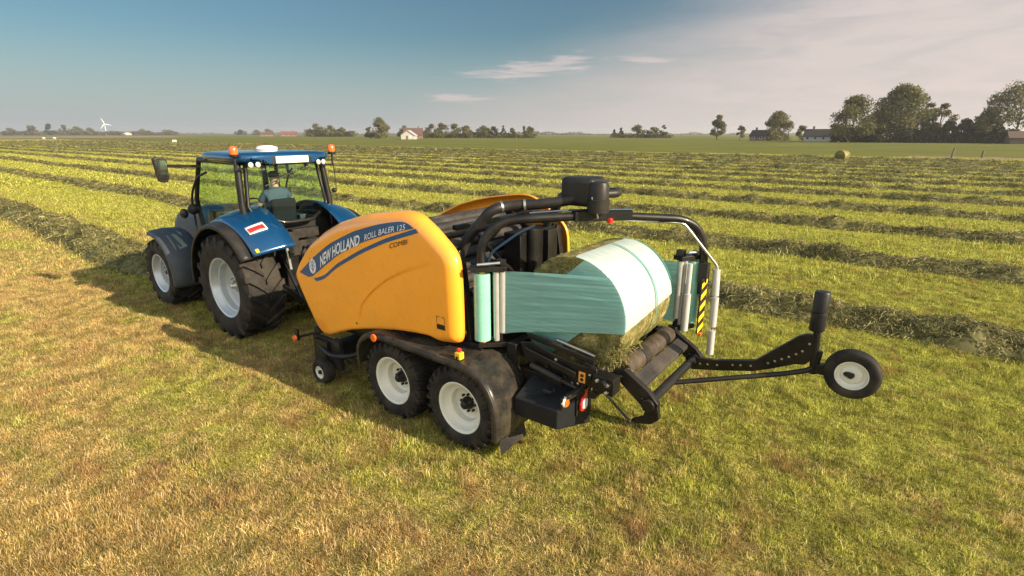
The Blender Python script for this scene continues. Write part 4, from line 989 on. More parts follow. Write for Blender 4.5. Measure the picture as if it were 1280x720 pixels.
# ------------------------------------------------------------------ the bale being wrapped
BC = (XC, 2.57, 1.565); BRAD = .605; BH = .60
bale = empty('hay_bale', (XC, 2.57, .95), 'big green hay bale half wrapped in pale green film on the wrapping table', 'hay bale')
HAYM = leafy('bale_hay', [(0.0, (0.05, 0.048, 0.016)), (0.4, (0.16, 0.145, 0.05)), (0.75, (0.34, 0.30, 0.11)), (1.0, (0.55, 0.48, 0.21))], big=(7.0, None), trans=0.1, rough=0.75)
def hay_cylinder(c, rad, half, nstrand, seed, rough=.012):
    r = np.random.default_rng(seed); nt_, nx = 120, 36
    th = np.linspace(0, 2 * PI, nt_, endpoint=False); V = []; F = []; rows = []
    us = np.linspace(-1, 1, nx)
    prof = [(u * half, rad) for u in us]
    caps = [(-half - .008, rad * t) for t in (.2, .4, .6, .8, .93)]; prof = caps + prof + [(-a, b) for a, b in reversed(caps)]
    for (a, rd) in prof:
        nn = rough * 2 * (vnoise(th * 14 + a * 3, np.full(nt_, a * 30 + rd * 17), seed) - .5)
        rr = rd + (nn if abs(a) <= half else 0); aa = a + (np.sign(a) * nn if abs(a) > half else 0)
        if rd == rad and abs(a) > half - .05: rr = rr - .016 * ((abs(a) - half + .05) / .05) ** 2
        rows.append(np.stack([c[0] + np.broadcast_to(aa, nt_), c[1] - rr * np.cos(th), c[2] + rr * np.sin(th)], 1))
    V = np.concatenate(rows); m = len(rows)
    F = np.concatenate([np.stack([i * nt_ + np.arange(nt_), i * nt_ + (np.arange(nt_) + 1) % nt_, (i + 1) * nt_ + (np.arange(nt_) + 1) % nt_, (i + 1) * nt_ + np.arange(nt_)], 1) for i in range(m - 1)])
    V = np.concatenate([V, [[c[0] - half, c[1], c[2]], [c[0] + half, c[1], c[2]]]])
    tri = [[len(V) - 2, (j + 1) % nt_, j] for j in range(nt_)] + [[len(V) - 1, (m - 1) * nt_ + j, (m - 1) * nt_ + (j + 1) % nt_] for j in range(nt_)]
    cap = r.random(nstrand) < .45
    t = r.uniform(0, 2 * PI, nstrand); rad_ = np.where(cap, rad * .955 * np.sqrt(r.random(nstrand)), rad + .004); a = np.where(cap, np.where(r.random(nstrand) < .6, -1, 1) * (half + .012), r.uniform(-half, half, nstrand))
    o = np.stack([c[0] + a, c[1] - rad_ * np.cos(t), c[2] + rad_ * np.sin(t)], 1)
    nrm = np.where(cap[:, None], np.stack([np.sign(a), 0 * a, 0 * a], 1), np.stack([0 * t, -np.cos(t), np.sin(t)], 1))
    tg_ = np.stack([r.normal(0, .35, nstrand) * ~cap, np.sin(t), np.cos(t)], 1); q = r.normal(0, .8, nstrand) * cap
    tg_ = tg_ + np.stack([0 * t, -np.cos(t) * q, np.sin(t) * q], 1); tg_ /= np.linalg.norm(tg_, axis=1)[:, None]
    tg_ = tg_ + nrm * r.normal(0.0, .10, nstrand)[:, None]; o[~cap] -= nrm[~cap] * np.where(np.abs(a[~cap]) > half - .07, .016, .004)[:, None]
    ln = r.uniform(.04, .13, nstrand)[:, None]; sd_ = np.cross(nrm, tg_); sd_ *= r.uniform(.0015, .004, nstrand)[:, None]
    VS = np.stack([o - tg_ * ln / 2 - sd_, o - tg_ * ln / 2 + sd_, o + tg_ * ln / 2 + sd_ + nrm * .004, o + tg_ * ln / 2 - sd_ + nrm * .004], 1).reshape(-1, 3)
    FS = len(V) + np.arange(nstrand * 4).reshape(-1, 4)
    flat = np.concatenate([F.ravel(), np.array(tri).ravel(), FS.ravel()]); cnt = np.concatenate([np.full(len(F), 4), np.full(len(tri), 3), np.full(len(FS), 4)])
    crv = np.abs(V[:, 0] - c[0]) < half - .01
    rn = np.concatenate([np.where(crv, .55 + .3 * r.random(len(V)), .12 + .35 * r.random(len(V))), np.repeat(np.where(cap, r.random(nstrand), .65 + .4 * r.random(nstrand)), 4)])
    return np.concatenate([V, VS]), flat, cnt, rn
V, F, C_, rn = hay_cylinder(BC, BRAD, BH, 26000, 3)
ho = bpy.data.objects.new('hay', mesh_np('hay', V - np.array([XC, 2.57, .95]), F, C_, HAYM, rn)); COL.objects.link(ho); ho.parent = bale; WORLD[ho.name] = Vector((XC, 2.57, .95))
# loose hay hanging off the lower left edge
r = np.random.default_rng(9); n = 650
cc = np.stack([r.normal(4.42, .045, n), r.normal(2.05, .09, n), 0 * r.random(n)], 1); cc[:, 2] = 1.34 - np.abs(r.normal(0, .13, n)) - (cc[:, 1] - 2.0) * .6
dd = r.normal(0, 1, (n, 3)); dd[:, 2] -= .5; dd /= np.linalg.norm(dd, axis=1)[:, None]; dd *= r.uniform(.03, .08, n)[:, None]
ss = np.cross(dd, r.normal(0, 1, (n, 3))); ss /= np.linalg.norm(ss, axis=1)[:, None]; ss *= .0022
VS = np.stack([cc - dd - ss, cc - dd + ss, cc + dd + ss, cc + dd - ss], 1).reshape(-1, 3)
lo_ = bpy.data.objects.new('loose_hay', mesh_np('loose_hay', VS - np.array([XC, 2.57, .95]), np.arange(n * 4), np.full(n, 4), HAYM, np.repeat(.3 + .7 * r.random(n), 4))); COL.objects.link(lo_); lo_.parent = bale
FILM_SHADE = film_mat('film_shade_tone', (0.32, 0.62, 0.59), .88, (1, 1, 26))  # film on the shaded side: its shade is put into the teal base
FILM_SUN = film_mat('film_sun_tone', (0.67, 0.79, 0.77), .95, (30, 2, 2))  # same film on the sunlit side: sunlight is put into the paler base
FILMD = film_mat('film_fold', (0.10, 0.36, 0.32), .9, (3, 3, 3))
def cyl_strip(x0, x1, a0, a1, rad, n=60, m=12, wob=0.0, sl=0.0):
    rows = []
    for i in range(m + 1):
        x = x0 + (x1 - x0) * i / m; row = []
        for k in range(n + 1):
            a = a0 + sl * (i / m) + (a1 - a0 - sl * (i / m)) * k / n
            rr = rad + wob * (float(vnoise(np.array([x * 9.0]), np.array([a * 3.0]), 4)[0]) - .5)
            e = max(0, abs(x - XC) - (BH - .05)) / .06; rr -= .012 * min(1, e) ** 2
            row.append((x, BC[1] - rr * math.cos(a), BC[2] + rr * math.sin(a)))
        rows.append(row)
    return MB().grid(rows)
obj('film_wrap', cyl_strip(XC - BH - .014, XC + BH + .014, R(-6.5), R(86), BRAD + .018, 70, 30, .006, R(11)), FILM_SUN, bale, smooth=70)
obj('film_fold', cyl_strip(XC + .115, XC + .14, R(-48), R(92), BRAD + .033, 70, 2), FILMD, bale, smooth=70)
obj('film_edge', cyl_strip(XC + BH - .03, XC + BH + .015, R(18), R(95), BRAD + .03, 50, 2), FILMD, bale, smooth=70)
# earlier turn of film across the shaded end of the bale: a band clipped to the disc
def end_band(x, side):
    d = Vector((.74, -.67)).normalized(); nrm = Vector((-d.y, d.x))  # along the band (forward and down), and across it
    rows = []
    for i in range(15):
        c = .34 - i / 14 * .56 ; rr = BRAD + .012
        h = math.sqrt(max(0, rr * rr - c * c)); row = []
        p0, p1 = d * -h + nrm * c, d * h + nrm * c
        for k in range(13):
            p = p0.lerp(p1, k / 12); row.append((x - .012 * math.sin(PI * k / 12) * side, BC[1] + p.x, BC[2] + p.y))
        rows.append(row)
    return MB().grid(rows)
obj('film_across_end', end_band(XC - BH - .03, 1), FILM_SHADE, bale, smooth=70)
obj('film_across_end', end_band(XC + BH + .03, -1), FILM_SHADE, bale, smooth=70)
# the film on its way from the two dispensers to the bale
def sheet(p0, z0, p1, z1, n=80, m=48):
    rows = []
    for i in range(m + 1):
        t = i / m; row = []
        for k in range(n + 1):
            s = k / n; e = s ** .75; ze = z1[0] * (1 - t) + z1[1] * t
            y1 = BC[1] - math.sqrt(max(0, (BRAD + .024) ** 2 - (ze - BC[2]) ** 2)) * p1[1]
            x = p0[0] * (1 - s) + p1[0] * s; y = p0[1] * (1 - s) + y1 * s
            z = (z0[0] * (1 - t) + z0[1] * t) * (1 - e) + ze * e
            wv = .004 * math.sin(t * 37 + s * 2) * math.sin(PI * s) + .002 * math.sin(t * 90 + 1) + .012 * math.exp(-((s - .30) / .025) ** 2) * (float(vnoise(np.array([t * 22.0]), np.array([3.0]), 8)[0]) - .3)
            row.append((x + wv * .7, y + wv * .7, z))
        rows.append(row)
    return MB().grid(rows)
q = PL(.235, -.03, 0)
obj('film_sheet', sheet((q[0], q[1]), (1.235, 1.945), (XC - BH - .030, 1), (1.49, 2.03)), FILM_SHADE, bale, smooth=70)
q = PR(.215, -.03, 0)
obj('film_sheet', sheet((q[0], q[1]), (1.20, 1.945), (XC + BH + .030, -.75), (1.28, 1.90)), FILM_SHADE, bale, smooth=70)

# ------------------------------------------------------------------ tractor
TR = (XC, 9.0, 0)
tractor = empty('tractor', TR, 'dark blue tractor with amber beacons and grey wheels pulling the baler', 'tractor')
rw = wheel('rear_wheel', tractor, (4.07, 8.91, .86), .90, .65, .50, 20, .05, .075, M['rimgrey'], .22, .07, hubmat='steel')
wheel_copy(rw, (2 * XC - 4.07, 8.91, .86), tractor, True)
fw_ = wheel('front_wheel', tractor, (4.07, 11.75, .65), .69, .54, .375, 18, .04, .065, M['rimgrey'], .20, .07)
wheel_copy(fw_, (2 * XC - 4.07, 11.75, .65), tractor, True)

def arc_shell(cy, cz, secs, a0, a1, n=40):
    """secs: (x, radius) across; arc angle measured from +Y (front) over the top to the rear"""
    rows = []
    for x, rad in secs:
        row = []
        for k in range(n + 1):
            a = a0 + (a1 - a0) * k / n; rr = rad(a) if callable(rad) else rad
            row.append((x, cy + rr * math.cos(a), cz + rr * math.sin(a)))
        rows.append(row)
    return MB().grid(rows)
def solidify(o, th, off=0):
    s = o.modifiers.new('shell', 'SOLIDIFY'); s.thickness = th; s.offset = off; return o
def both(name, mb, mat, **k):
    a = obj(name, mb, mat, tractor, **k); b = obj(name, mirror_x(mb), mat, tractor, **k); return a, b
# rear fenders: painted shell, black flare outside, lamp at the back
bl = lambda k: (lambda a: 1.10 + k * (.5 + .5 * math.cos(a - R(95))) + (.05 * max(0, (a - R(120)) / R(25)) if a > R(120) else 0))
fa, fb = both('rear_fender', arc_shell(8.91, .86, [(3.885, bl(0)), (3.92, bl(.035)), (4.0, bl(.07)), (4.15, bl(.12)), (4.35, bl(.17)), (4.52, bl(.20))], R(12), R(146)), M['blue'], smooth=60)
for f_ in (fa, fb): solidify(f_, .02)
ga_, gb_ = both('fender_flare', arc_shell(8.91, .86, [(3.735, 1.005), (3.74, 1.055), (3.76, 1.075), (3.885, 1.098)], R(-4), R(146)), M['plastic'], smooth=60)
for f_ in (ga_, gb_): solidify(f_, .018)
def lamp_on_fender(sx):
    mx = lambda x: x if sx < 0 else 2 * XC - x
    def Pp(x, a, l): 
        k = np.interp(x, [3.885, 3.92, 4.0, 4.15, 4.35, 4.52], [0, .035, .07, .12, .17, .20]); rr = bl(k)(a) + l
        return (mx(x), 8.91 + rr * math.cos(a), .86 + rr * math.sin(a))
    def plate(x0, x1, a0, a1, l, nm, mat, par):
        rows = [[Pp(x0 + (x1 - x0) * i / 4, R(a0 + (a1 - a0) * k / 4), l) for k in range(5)] for i in range(5)]
        return solidify(obj(nm, MB().grid(rows), mat, par, smooth=60), .02)
    par = fa if sx < 0 else fb
    h = plate(3.99, 4.27, 118.5, 127, .022, 'tail_lamp', M['white'], par)
    plate(4.00, 4.24, 121.5, 126, .036, 'red_lens', M['red'], par)
    plate(3.93, 3.975, 141, 144, .018, 'yellow_reflector', M['yellow'], par)
lamp_on_fender(-1)
# front fenders
ff1, ff2 = both('front_fender', arc_shell(11.75, .65, [(3.76, .78), (3.77, .83), (3.82, .86), (4.05, .885), (4.30, .87), (4.36, .83)], R(190), R(82), 30), M['slate'], smooth=60)
for f_ in (ff1, ff2): solidify(f_, .015)
# chassis, engine hood, axles
cb = MB()
cb.box((XC, 10.6, .92), (.62, 4.2, .55)); cb.cyl((4.2, 8.91, .86), (5.84, 8.91, .86), .15, 20); cb.bar((4.25, 11.75, .65), (5.79, 11.75, .65), .22, .20)
cb.box((XC, 8.62, 1.05), (.75, .45, .75)); cb.box((4.45, 10.35, .85), (.42, 1.1, .55)); cb.box((5.59, 10.35, .85), (.42, 1.1, .55)); cb.box((XC, 13.1, .85), (.8, .35, .45))
for s in (-1, 1):
    cb.bar((XC + s * .40, 8.5, .75), (XC + s * .45, 7.75, .62), .07, .10); cb.bar((XC + s * .42, 8.45, 1.35), (XC + s * .44, 7.9, .66), .05, .05); cb.bar((XC + s * .22, 8.5, 1.45), (XC + s * .42, 8.1, 1.40), .08, .10)
    cb.box((4.42 if s < 0 else 5.62, 9.9, .55), (.34, .5, .06)); cb.box((4.36 if s < 0 else 5.68, 9.9, .35), (.30, .4, .05)); cb.bar((4.3 if s < 0 else 5.74, 10.1, .8), (4.3 if s < 0 else 5.74, 10.1, .33), .05, .04)
cb.bar((XC, 8.5, .5), (XC, 7.95, .5), .14, .10)
obj('chassis', cb, M['black'], tractor, smooth=30, bevel=.012)
hv = MB()
for k in range(8):
    x = 4.98 + (k % 4) * .085; z = 1.30 + (k // 4) * .14
    hv.cyl((x, 8.36, z), (x, 8.28, z), .026, 12)
hv.box((5.12, 8.42, 1.36), (.44, .12, .38)); hv.box((5.05, 8.42, 1.68), (.50, .16, .16)); hv.box((4.78, 8.40, 1.52), (.22, .14, .42))
hvo = obj('rear_valves', hv, M['dark'], tractor, smooth=30, bevel=.006)
for i, (x, c_) in enumerate(((4.98, 'hose'), (5.07, 'plastic'), (5.15, 'plastic'), (5.24, 'red'))):
    obj('hydraulic_hose', MB().tube(fillet([(x, 8.30, 1.44), (x, 8.0, 1.50), (x - .05, 7.6, 1.1), (XC + (i - 1.5) * .05, 7.1, .75)], .25), .016, 8), M[c_], hvo)
tlk = MB().tube([(4.62, 8.30, 1.62), (4.62, 8.22, 1.12)], .028, 10).cyl((4.62, 8.34, 1.62), (4.62, 8.2, 1.62), .05, 12)
obj('lift_rod', tlk, M['steel'], tractor)
hd = MB(); secs = []
for y, hw_, z0, z1 in ((10.45, .43, 1.15, 1.98), (11.2, .43, 1.12, 1.95), (12.0, .41, 1.08, 1.86), (12.7, .37, 1.02, 1.72), (13.05, .32, .98, 1.52), (13.15, .27, .98, 1.35)):
    secs.append([(XC - hw_, y, z0), (XC - hw_, y, z1 - .22), (XC - hw_ * .93, y, z1 - .07), (XC - hw_ * .65, y, z1), (XC, y, z1 + .02), (XC + hw_ * .65, y, z1), (XC + hw_ * .93, y, z1 - .07), (XC + hw_, y, z1 - .22), (XC + hw_, y, z0)])
hd.grid(secs); hd.f.append(tuple(range(45, 54))); hd.f.append(tuple(range(8, -1, -1)))
hoo = obj('hood', hd, solid('hood_paint', (0.004, 0.035, 0.095), 0.45, var=0.1, dust=0.1), tractor, smooth=50)
ex = MB().tube(fillet([(5.56, 10.55, 1.2), (5.62, 10.55, 2.5), (5.62, 10.62, 2.95)], .1), .055, 14)
obj('exhaust', ex, M['plastic'], tractor)

# cab: floor, pillars, glazing, roof
RW = [(4.37, 8.80, 2.86), (5.67, 8.80, 2.86), (5.75, 8.73, 2.18), (5.72, 8.68, 2.06), (5.30, 8.47, 1.89), (5.20, 8.46, 1.88), (4.84, 8.46, 1.88), (4.74, 8.47, 1.89), (4.32, 8.68, 2.06), (4.29, 8.73, 2.18)]
cf = MB()
cf.tube(RW + [RW[0]], .034, 8, False)
for s in (-1, 1):
    X = lambda x: x if s < 0 else 2 * XC - x
    cf.tube([(X(4.25), 8.82, 2.92), (X(4.20), 8.74, 2.2), (X(4.22), 8.66, 1.55)], .055, 10)
    cf.tube([(X(4.30), 10.30, 2.92), (X(4.22), 10.46, 2.2), (X(4.30), 10.52, 1.35)], .04, 10)
    cf.tube([(X(4.25), 8.85, 2.90), (X(4.30), 10.30, 2.90)], .045, 10); cf.tube([(X(4.22), 8.9, 1.95), (X(4.20), 9.55, 1.32), (X(4.30), 10.5, 1.30)], .04, 10)
cf.tube([(4.30, 10.30, 2.90), (5.74, 10.30, 2.90)], .045, 10); cf.tube([(4.25, 8.82, 2.90), (5.79, 8.82, 2.90)], .05, 10); cf.tube([(4.30, 10.52, 1.38), (5.74, 10.52, 1.38)], .04, 10)
cfo = obj('cab_frame', cf, M['black'], tractor, smooth=50)
cfl = MB(); cfl.box((XC, 9.6, 1.24), (1.5, 1.9, .10)); cfl.box((XC, 8.72, 1.56), (1.42, .10, .60)); cfl.box((XC, 10.2, 1.62), (1.36, .35, .72)); cfl.box((XC, 10.12, 1.98), (.62, .25, .16)); cfl.box((4.45, 9.05, 1.6), (.3, .7, .62)); cfl.box((5.59, 9.05, 1.6), (.3, .7, .62))
obj('cab_floor', cfl, M['plastic'], tractor, smooth=0, bevel=.03)
GL = glass_mat('cab_glass', (0.74, 0.88, 0.82), .9)
gb = MB(); gb.add(RW, [tuple(range(10))]); rwg = obj('rear_window', gb, GL, tractor, smooth=0)
wp = MB().tube([(4.60, 8.68, 2.50), (5.12, 8.70, 2.70)], .011, 8)
obj('wiper', wp.box((5.12, 8.72, 2.70), (.05, .05, .04)), M['plastic'], rwg)
for x in (4.62, 5.42): obj('window_hinge', MB().cyl((x, 8.74, 2.83), (x, 8.70, 2.76), .035, 12), M['steel'], rwg)
for s in (-1, 1):
    X = lambda x: x if s < 0 else 2 * XC - x
    g = MB().add([(X(4.245), 8.86, 2.88), (X(4.295), 10.28, 2.88), (X(4.215), 10.44, 2.2), (X(4.29), 10.5, 1.36), (X(4.195), 9.55, 1.36), (X(4.215), 8.88, 1.98), (X(4.195), 8.80, 2.2)], [tuple(range(7))])
    obj('door_window', g, GL, tractor, smooth=0)
    hr = MB().tube(fillet([(X(4.14), 10.45, 1.55), (X(4.10), 10.40, 2.25), (X(4.14), 10.10, 2.62), (X(4.20), 9.85, 2.70)], .25), .02, 10)
    obj('grab_rail', hr, M['plastic'], tractor)
    lm = obj('front_lamp', MB().ball((X(4.12), 10.42, 2.02), (.10, .09, .10)).ball((X(3.98), 10.5, 1.95), (.07, .07, .09)), M['plastic'], tractor, smooth=60)
gfr = MB().add([(4.34, 10.33, 2.87), (5.70, 10.33, 2.87), (5.78, 10.49, 2.2), (5.70, 10.55, 1.42), (4.34, 10.55, 1.42), (4.26, 10.49, 2.2)], [tuple(range(6))])
obj('windscreen', gfr, GL, tractor, smooth=0)
# roof
rf = MB(); rows = []
def roof_ring(sc, z, n=48):
    out = []
    for k in range(n):
        a = 2 * PI * k / n; ca, sa = math.cos(a), math.sin(a); e = .38
        x = .93 * sc * math.copysign(abs(ca) ** e, ca); y = .88 * sc * math.copysign(abs(sa) ** e, sa)
        x *= 1 - .15 * (y + .88) / 1.76
        out.append((XC + x, 9.40 + y, z))
    return out
rings = [roof_ring(.80, 2.885), roof_ring(.94, 2.89), roof_ring(.985, 2.92), roof_ring(1.0, 2.965), roof_ring(.985, 3.01), roof_ring(.94, 3.035), roof_ring(.75, 3.055), roof_ring(.4, 3.07), roof_ring(.05, 3.075)]
vs = [p for r_ in rings for p in r_]; n = 48
rf.add(vs, [(i * n + j, i * n + (j + 1) % n, (i + 1) * n + (j + 1) % n, (i + 1) * n + j) for i in range(len(rings) - 1) for j in range(n)] + [tuple(range(n - 1, -1, -1)), tuple((len(rings) - 1) * n + j for j in range(n))])
rfo = obj('roof', rf, M['blue'], tractor, smooth=45)
rbk = MB()
for s in (-1, 1):
    X = lambda x: 5.05 + s * x
    pts = [(X(.70), 2.985), (X(.70), 2.945), (X(.52), 2.935), (X(.42), 2.862), (X(.365), 2.862), (X(.325), 2.985)]
    rbk.prism(pts if s > 0 else pts[::-1], 8.51, 8.62, 'Y')
    obj('roof_rear_corner', rbk, M['blue'], rfo, smooth=0, bevel=.012); rbk = MB()
obj('roof_underside', MB().box((XC, 9.45, 2.88), (1.40, 1.62, .05)), M['plastic'], rfo, smooth=0, bevel=.02)
obj('rear_blank_panel', MB().box((5.05, 8.505, 2.93), (.60, .022, .115)), M['white'], rfo, smooth=0, bevel=.008)
obj('panel_recess', MB().box((5.05, 8.53, 2.925), (.74, .03, .14)), M['plastic'], rfo, smooth=0, bevel=.008)
an = obj('satellite_antenna', MB().lathe([(3.06, .17), (3.085, .185), (3.12, .17), (3.145, .10), (3.15, .001)], (5.05, 9.3, 0), 'Z', 28), M['white'], tractor, smooth=50)
obj('antenna_foot', MB().box((5.05, 9.3, 3.06), (.30, .30, .04)), M['slate'], an, smooth=0)
for x in (4.33, 4.45, 5.56, 5.66):
    wl = obj('work_lamp', MB().lathe([(8.60, .03), (8.575, .048), (8.53, .05), (8.525, .044)], (x, 0, 2.865), 'Y', 20), M['plastic'], tractor)
    obj('lens', MB().lathe([(8.527, .044), (8.520, .03), (8.518, .001)], (x, 0, 2.865), 'Y', 20), M['lens'], wl)
for x in (4.13, 5.91):
    b = obj('beacon', MB().lathe([(2.985, .05), (3.0, .072), (3.03, .072), (3.035, .06)], (x, 8.62, 0), 'Z', 24).cyl((x, 8.62, 2.78), (x, 8.62, 3.0), .018, 10).bar((x, 8.62, 2.80), (XC + (x - XC) * .82, 8.72, 2.80), .03, .03), M['plastic'], tractor)
    obj('amber_lens', MB().lathe([(3.035, .062), (3.09, .062), (3.135, .057), (3.155, .04), (3.159, .001)], (x, 8.62, 0), 'Z', 24), M['amber'], b, smooth=50)
obj('radio_antenna', MB().tube([(5.95, 8.66, 2.80), (5.955, 8.64, 2.4)], .008, 6), M['plastic'], tractor)
# mirrors on long arms
for s in (-1, 1):
    X = lambda x: x if s < 0 else 2 * XC - x
    mi = MB().bar((X(4.28), 10.22, 2.79), (X(3.84), 10.62, 2.80), .035, .05)
    mio = obj('mirror_arm', mi, M['plastic'], tractor, smooth=0, bevel=.008)
    o_ = [(X(3.80) + x * (1 if s < 0 else -1), z) for x, z in ((-.13, 2.93), (-.06, 2.955), (.05, 2.95), (.09, 2.90), (.08, 2.58), (.05, 2.52), (-.03, 2.51), (-.09, 2.55))]
    mh_ = obj('mirror_housing', MB().prism(o_, 10.58, 10.68, 'Y'), M['plastic'], mio, smooth=0, bevel=.02)
    g_ = [(XC + (x - XC), z) for x, z in o_]; cxm = sum(p[0] for p in g_) / 8; czm = sum(p[1] for p in g_) / 8
    obj('mirror_glass', MB().add([(cxm + (x - cxm) * .8, 10.574, czm + (z - czm) * .82) for x, z in g_], [tuple(range(8))]), solid('mirror_glass', (.55, .58, .6), .04, metal=1.0, var=.02) if s < 0 else bpy.data.materials['mirror_glass'], mh_, smooth=0)
sm_ = obj('side_lamp', MB().ball((5.98, 8.75, 2.32), (.05, .05, .045)).cyl((5.80, 8.78, 2.26), (5.98, 8.75, 2.30), .014, 8), M['plastic'], tractor, smooth=60)
# seat and controls
se = MB(); se.box((XC - .02, 9.30, 1.72), (.50, .48, .14)); se.box((XC + .04, 9.00, 1.98), (.46, .10, .50), Matrix.Rotation(.1, 3, 'X')); se.box((XC - .02, 9.3, 1.48), (.3, .3, .36))
obj('seat', se, M['seat'], tractor, smooth=30, bevel=.04)
cn = MB(); cn.box((5.42, 9.25, 1.86), (.18, .62, .10)); cn.box((5.42, 9.45, 1.95), (.09, .12, .12)); cn.cyl((5.42, 9.5, 1.95), (5.42, 9.5, 2.10), .025, 10); cn.box((5.52, 9.75, 2.12), (.24, .04, .18))
obj('armrest_console', cn, M['slate'], tractor, smooth=0, bevel=.015)
stw = MB(); c0 = Vector((XC, 9.86, 2.03)); u = Vector((1, 0, 0)); v = Vector((0, .75, .66)).normalized()
stw.tube([c0 + (u * math.cos(2 * PI * k / 28) + v * math.sin(2 * PI * k / 28)) * .20 for k in range(29)], .016, 8, False); stw.tube([c0, (XC, 10.05, 1.75)], .035, 10)
stw.bar(c0 - u * .19, c0 + u * .19, .03, .02)
obj('steering_wheel', stw, M['plastic'], tractor, smooth=50)
# ------------------------------------------------------------------ driver in the cab
def figure(name, nodes, edges, mat, parent, loc, sub=2):
    me = bpy.data.meshes.new(name); b = Vector(loc)
    me.from_pydata([tuple(Vector(p) - b) for p, r in nodes], edges, []); me.update()
    o = bpy.data.objects.new(name, me); COL.objects.link(o)
    if parent: o.parent = parent; o.location = b - world_of(parent)
    else: o.location = b
    WORLD[o.name] = b
    o.modifiers.new('skin', 'SKIN')
    for i, (p, r) in enumerate(nodes):
        s = me.skin_vertices[0].data[i]; s.radius = r if isinstance(r, tuple) else (r, r); s.use_root = (i == 0)
    m = o.modifiers.new('sub', 'SUBSURF'); m.levels = sub; m.render_levels = sub
    o.modifiers['skin'].use_smooth_shade = True
    me.materials.append(mat); return o
DX = 5.03
nodes = [((DX, 9.20, 1.88), (.15, .12)), ((DX, 9.17, 2.06), (.15, .11)), ((DX, 9.15, 2.26), (.17, .11)), ((DX, 9.16, 2.37), (.12, .08)), ((DX + .01, 9.18, 2.46), .055), ((DX + .03, 9.20, 2.53), .085), ((DX + .035, 9.205, 2.61), .098), ((DX + .03, 9.20, 2.68), .07),
         ((DX + .19, 9.15, 2.34), .062), ((DX + .30, 9.10, 2.12), .046), ((DX + .40, 9.34, 2.09), .033), ((DX + .43, 9.42, 2.09), .030),
         ((DX - .19, 9.16, 2.34), .062), ((DX - .27, 9.30, 2.09), .046), ((DX - .16, 9.55, 2.10), .034), ((DX - .13, 9.64, 2.12), .030),
         ((DX + .10, 9.30, 1.87), .06), ((DX + .13, 9.68, 1.89), .05), ((DX + .12, 9.80, 1.50), .048), ((DX + .12, 9.92, 1.42), .042),
         ((DX - .10, 9.30, 1.87), .06), ((DX - .13, 9.68, 1.89), .05), ((DX - .12, 9.80, 1.50), .048), ((DX - .12, 9.92, 1.42), .042)]
edges = [(0, 1), (1, 2), (2, 3), (3, 4), (4, 5), (5, 6), (6, 7), (2, 8), (8, 9), (9, 10), (10, 11), (2, 12), (12, 13), (13, 14), (14, 15), (0, 16), (16, 17), (17, 18), (18, 19), (0, 20), (20, 21), (21, 22), (22, 23)]
for wr, base, dirs in ((11, Vector((DX + .43, 9.42, 2.09)), Vector((.25, .9, -.15))), (15, Vector((DX - .13, 9.64, 2.12)), Vector((.1, .95, .1)))):
    side = Vector((0, 0, 1)).cross(dirs).normalized()
    for k, l in enumerate((.065, .078, .072, .055)):
        p1 = base + dirs.normalized() * .035 + side * (k - 1.5) * .018; p2 = p1 + dirs.normalized() * l * .5; p3 = p2 + dirs.normalized() * l * .35 - Vector((0, 0, .028))
        i = len(nodes); nodes += [(p1, .009), (p2, .0085), (p3, .007)]; edges += [(wr, i), (i, i + 1), (i + 1, i + 2)]
    p1 = base + side * .035 + dirs.normalized() * .015; p2 = p1 + side * .02 + dirs.normalized() * .03
    i = len(nodes); nodes += [(p1, .010), (p2, .008)]; edges += [(wr, i), (i, i + 1)]
driver = figure('person', nodes, edges, M['skin'], None, (DX, 9.2, 1.8))
tag(driver, 'person in a blue-grey shirt and dark cap sitting in the tractor cab', 'person')
figure('shirt', [((DX, 9.20, 1.90), (.185, .155)), ((DX, 9.17, 2.06), (.185, .150)), ((DX, 9.15, 2.26), (.205, .155)), ((DX, 9.16, 2.38), (.15, .115)), ((DX + .005, 9.175, 2.43), .07),
                 ((DX + .19, 9.15, 2.34), .078), ((DX + .265, 9.12, 2.19), .062), ((DX - .19, 9.16, 2.34), .078), ((DX - .25, 9.26, 2.15), .062)],
       [(0, 1), (1, 2), (2, 3), (3, 4), (2, 5), (5, 6), (2, 7), (7, 8)], M['shirt'], driver, (DX, 9.2, 1.8))
figure('trousers', [((DX, 9.20, 1.88), (.16, .13)), ((DX + .10, 9.30, 1.88), .098), ((DX + .13, 9.68, 1.90), .08), ((DX + .12, 9.79, 1.54), .06), ((DX - .10, 9.30, 1.88), .098), ((DX - .13, 9.68, 1.90), .08), ((DX - .12, 9.79, 1.54), .06)],
       [(0, 1), (1, 2), (2, 3), (0, 4), (4, 5), (5, 6)], M['trousers'], driver, (DX, 9.2, 1.8))
fd = Vector((.92, .39, 0)); sd2 = Vector((-.39, .92, 0)); hc = Vector((DX + .035, 9.205, 2.60))
fc = MB()
n0 = hc + fd * .088; fc.tube([n0 + Vector((0, 0, .015)), n0 + fd * .016 - Vector((0, 0, .015)), n0 + fd * .004 - Vector((0, 0, .028))], [.008, .013, .008], 8)
obj('nose', fc, M['skin'], driver, smooth=60)
for s in (-1, 1):
    obj('eye', MB().ball(hc + fd * .078 + sd2 * .030 * s + Vector((0, 0, .012)), .009, 8, 6), M['hair'], driver)
    obj('ear', MB().ball(hc + sd2 * .085 * s - fd * .01, (.018, .012, .030), 8, 6), M['skin'], driver)
obj('mouth', MB().ball(hc + fd * .080 - Vector((0, 0, .05)), (.008, .020, .005), 8, 6), solid('lips', (.35, .14, .11), .5), driver)
hm = MB().ball(hc + Vector((-.012, -.005, .040)), (.098, .098, .072), 16, 10).prism([(hc.x + fd.x * a + sd2.x * b, hc.y + fd.y * a + sd2.y * b) for a, b in ((.05, -.07), (.15, -.055), (.16, 0), (.15, .055), (.05, .07))], hc.z + .055, hc.z + .066, 'Z')
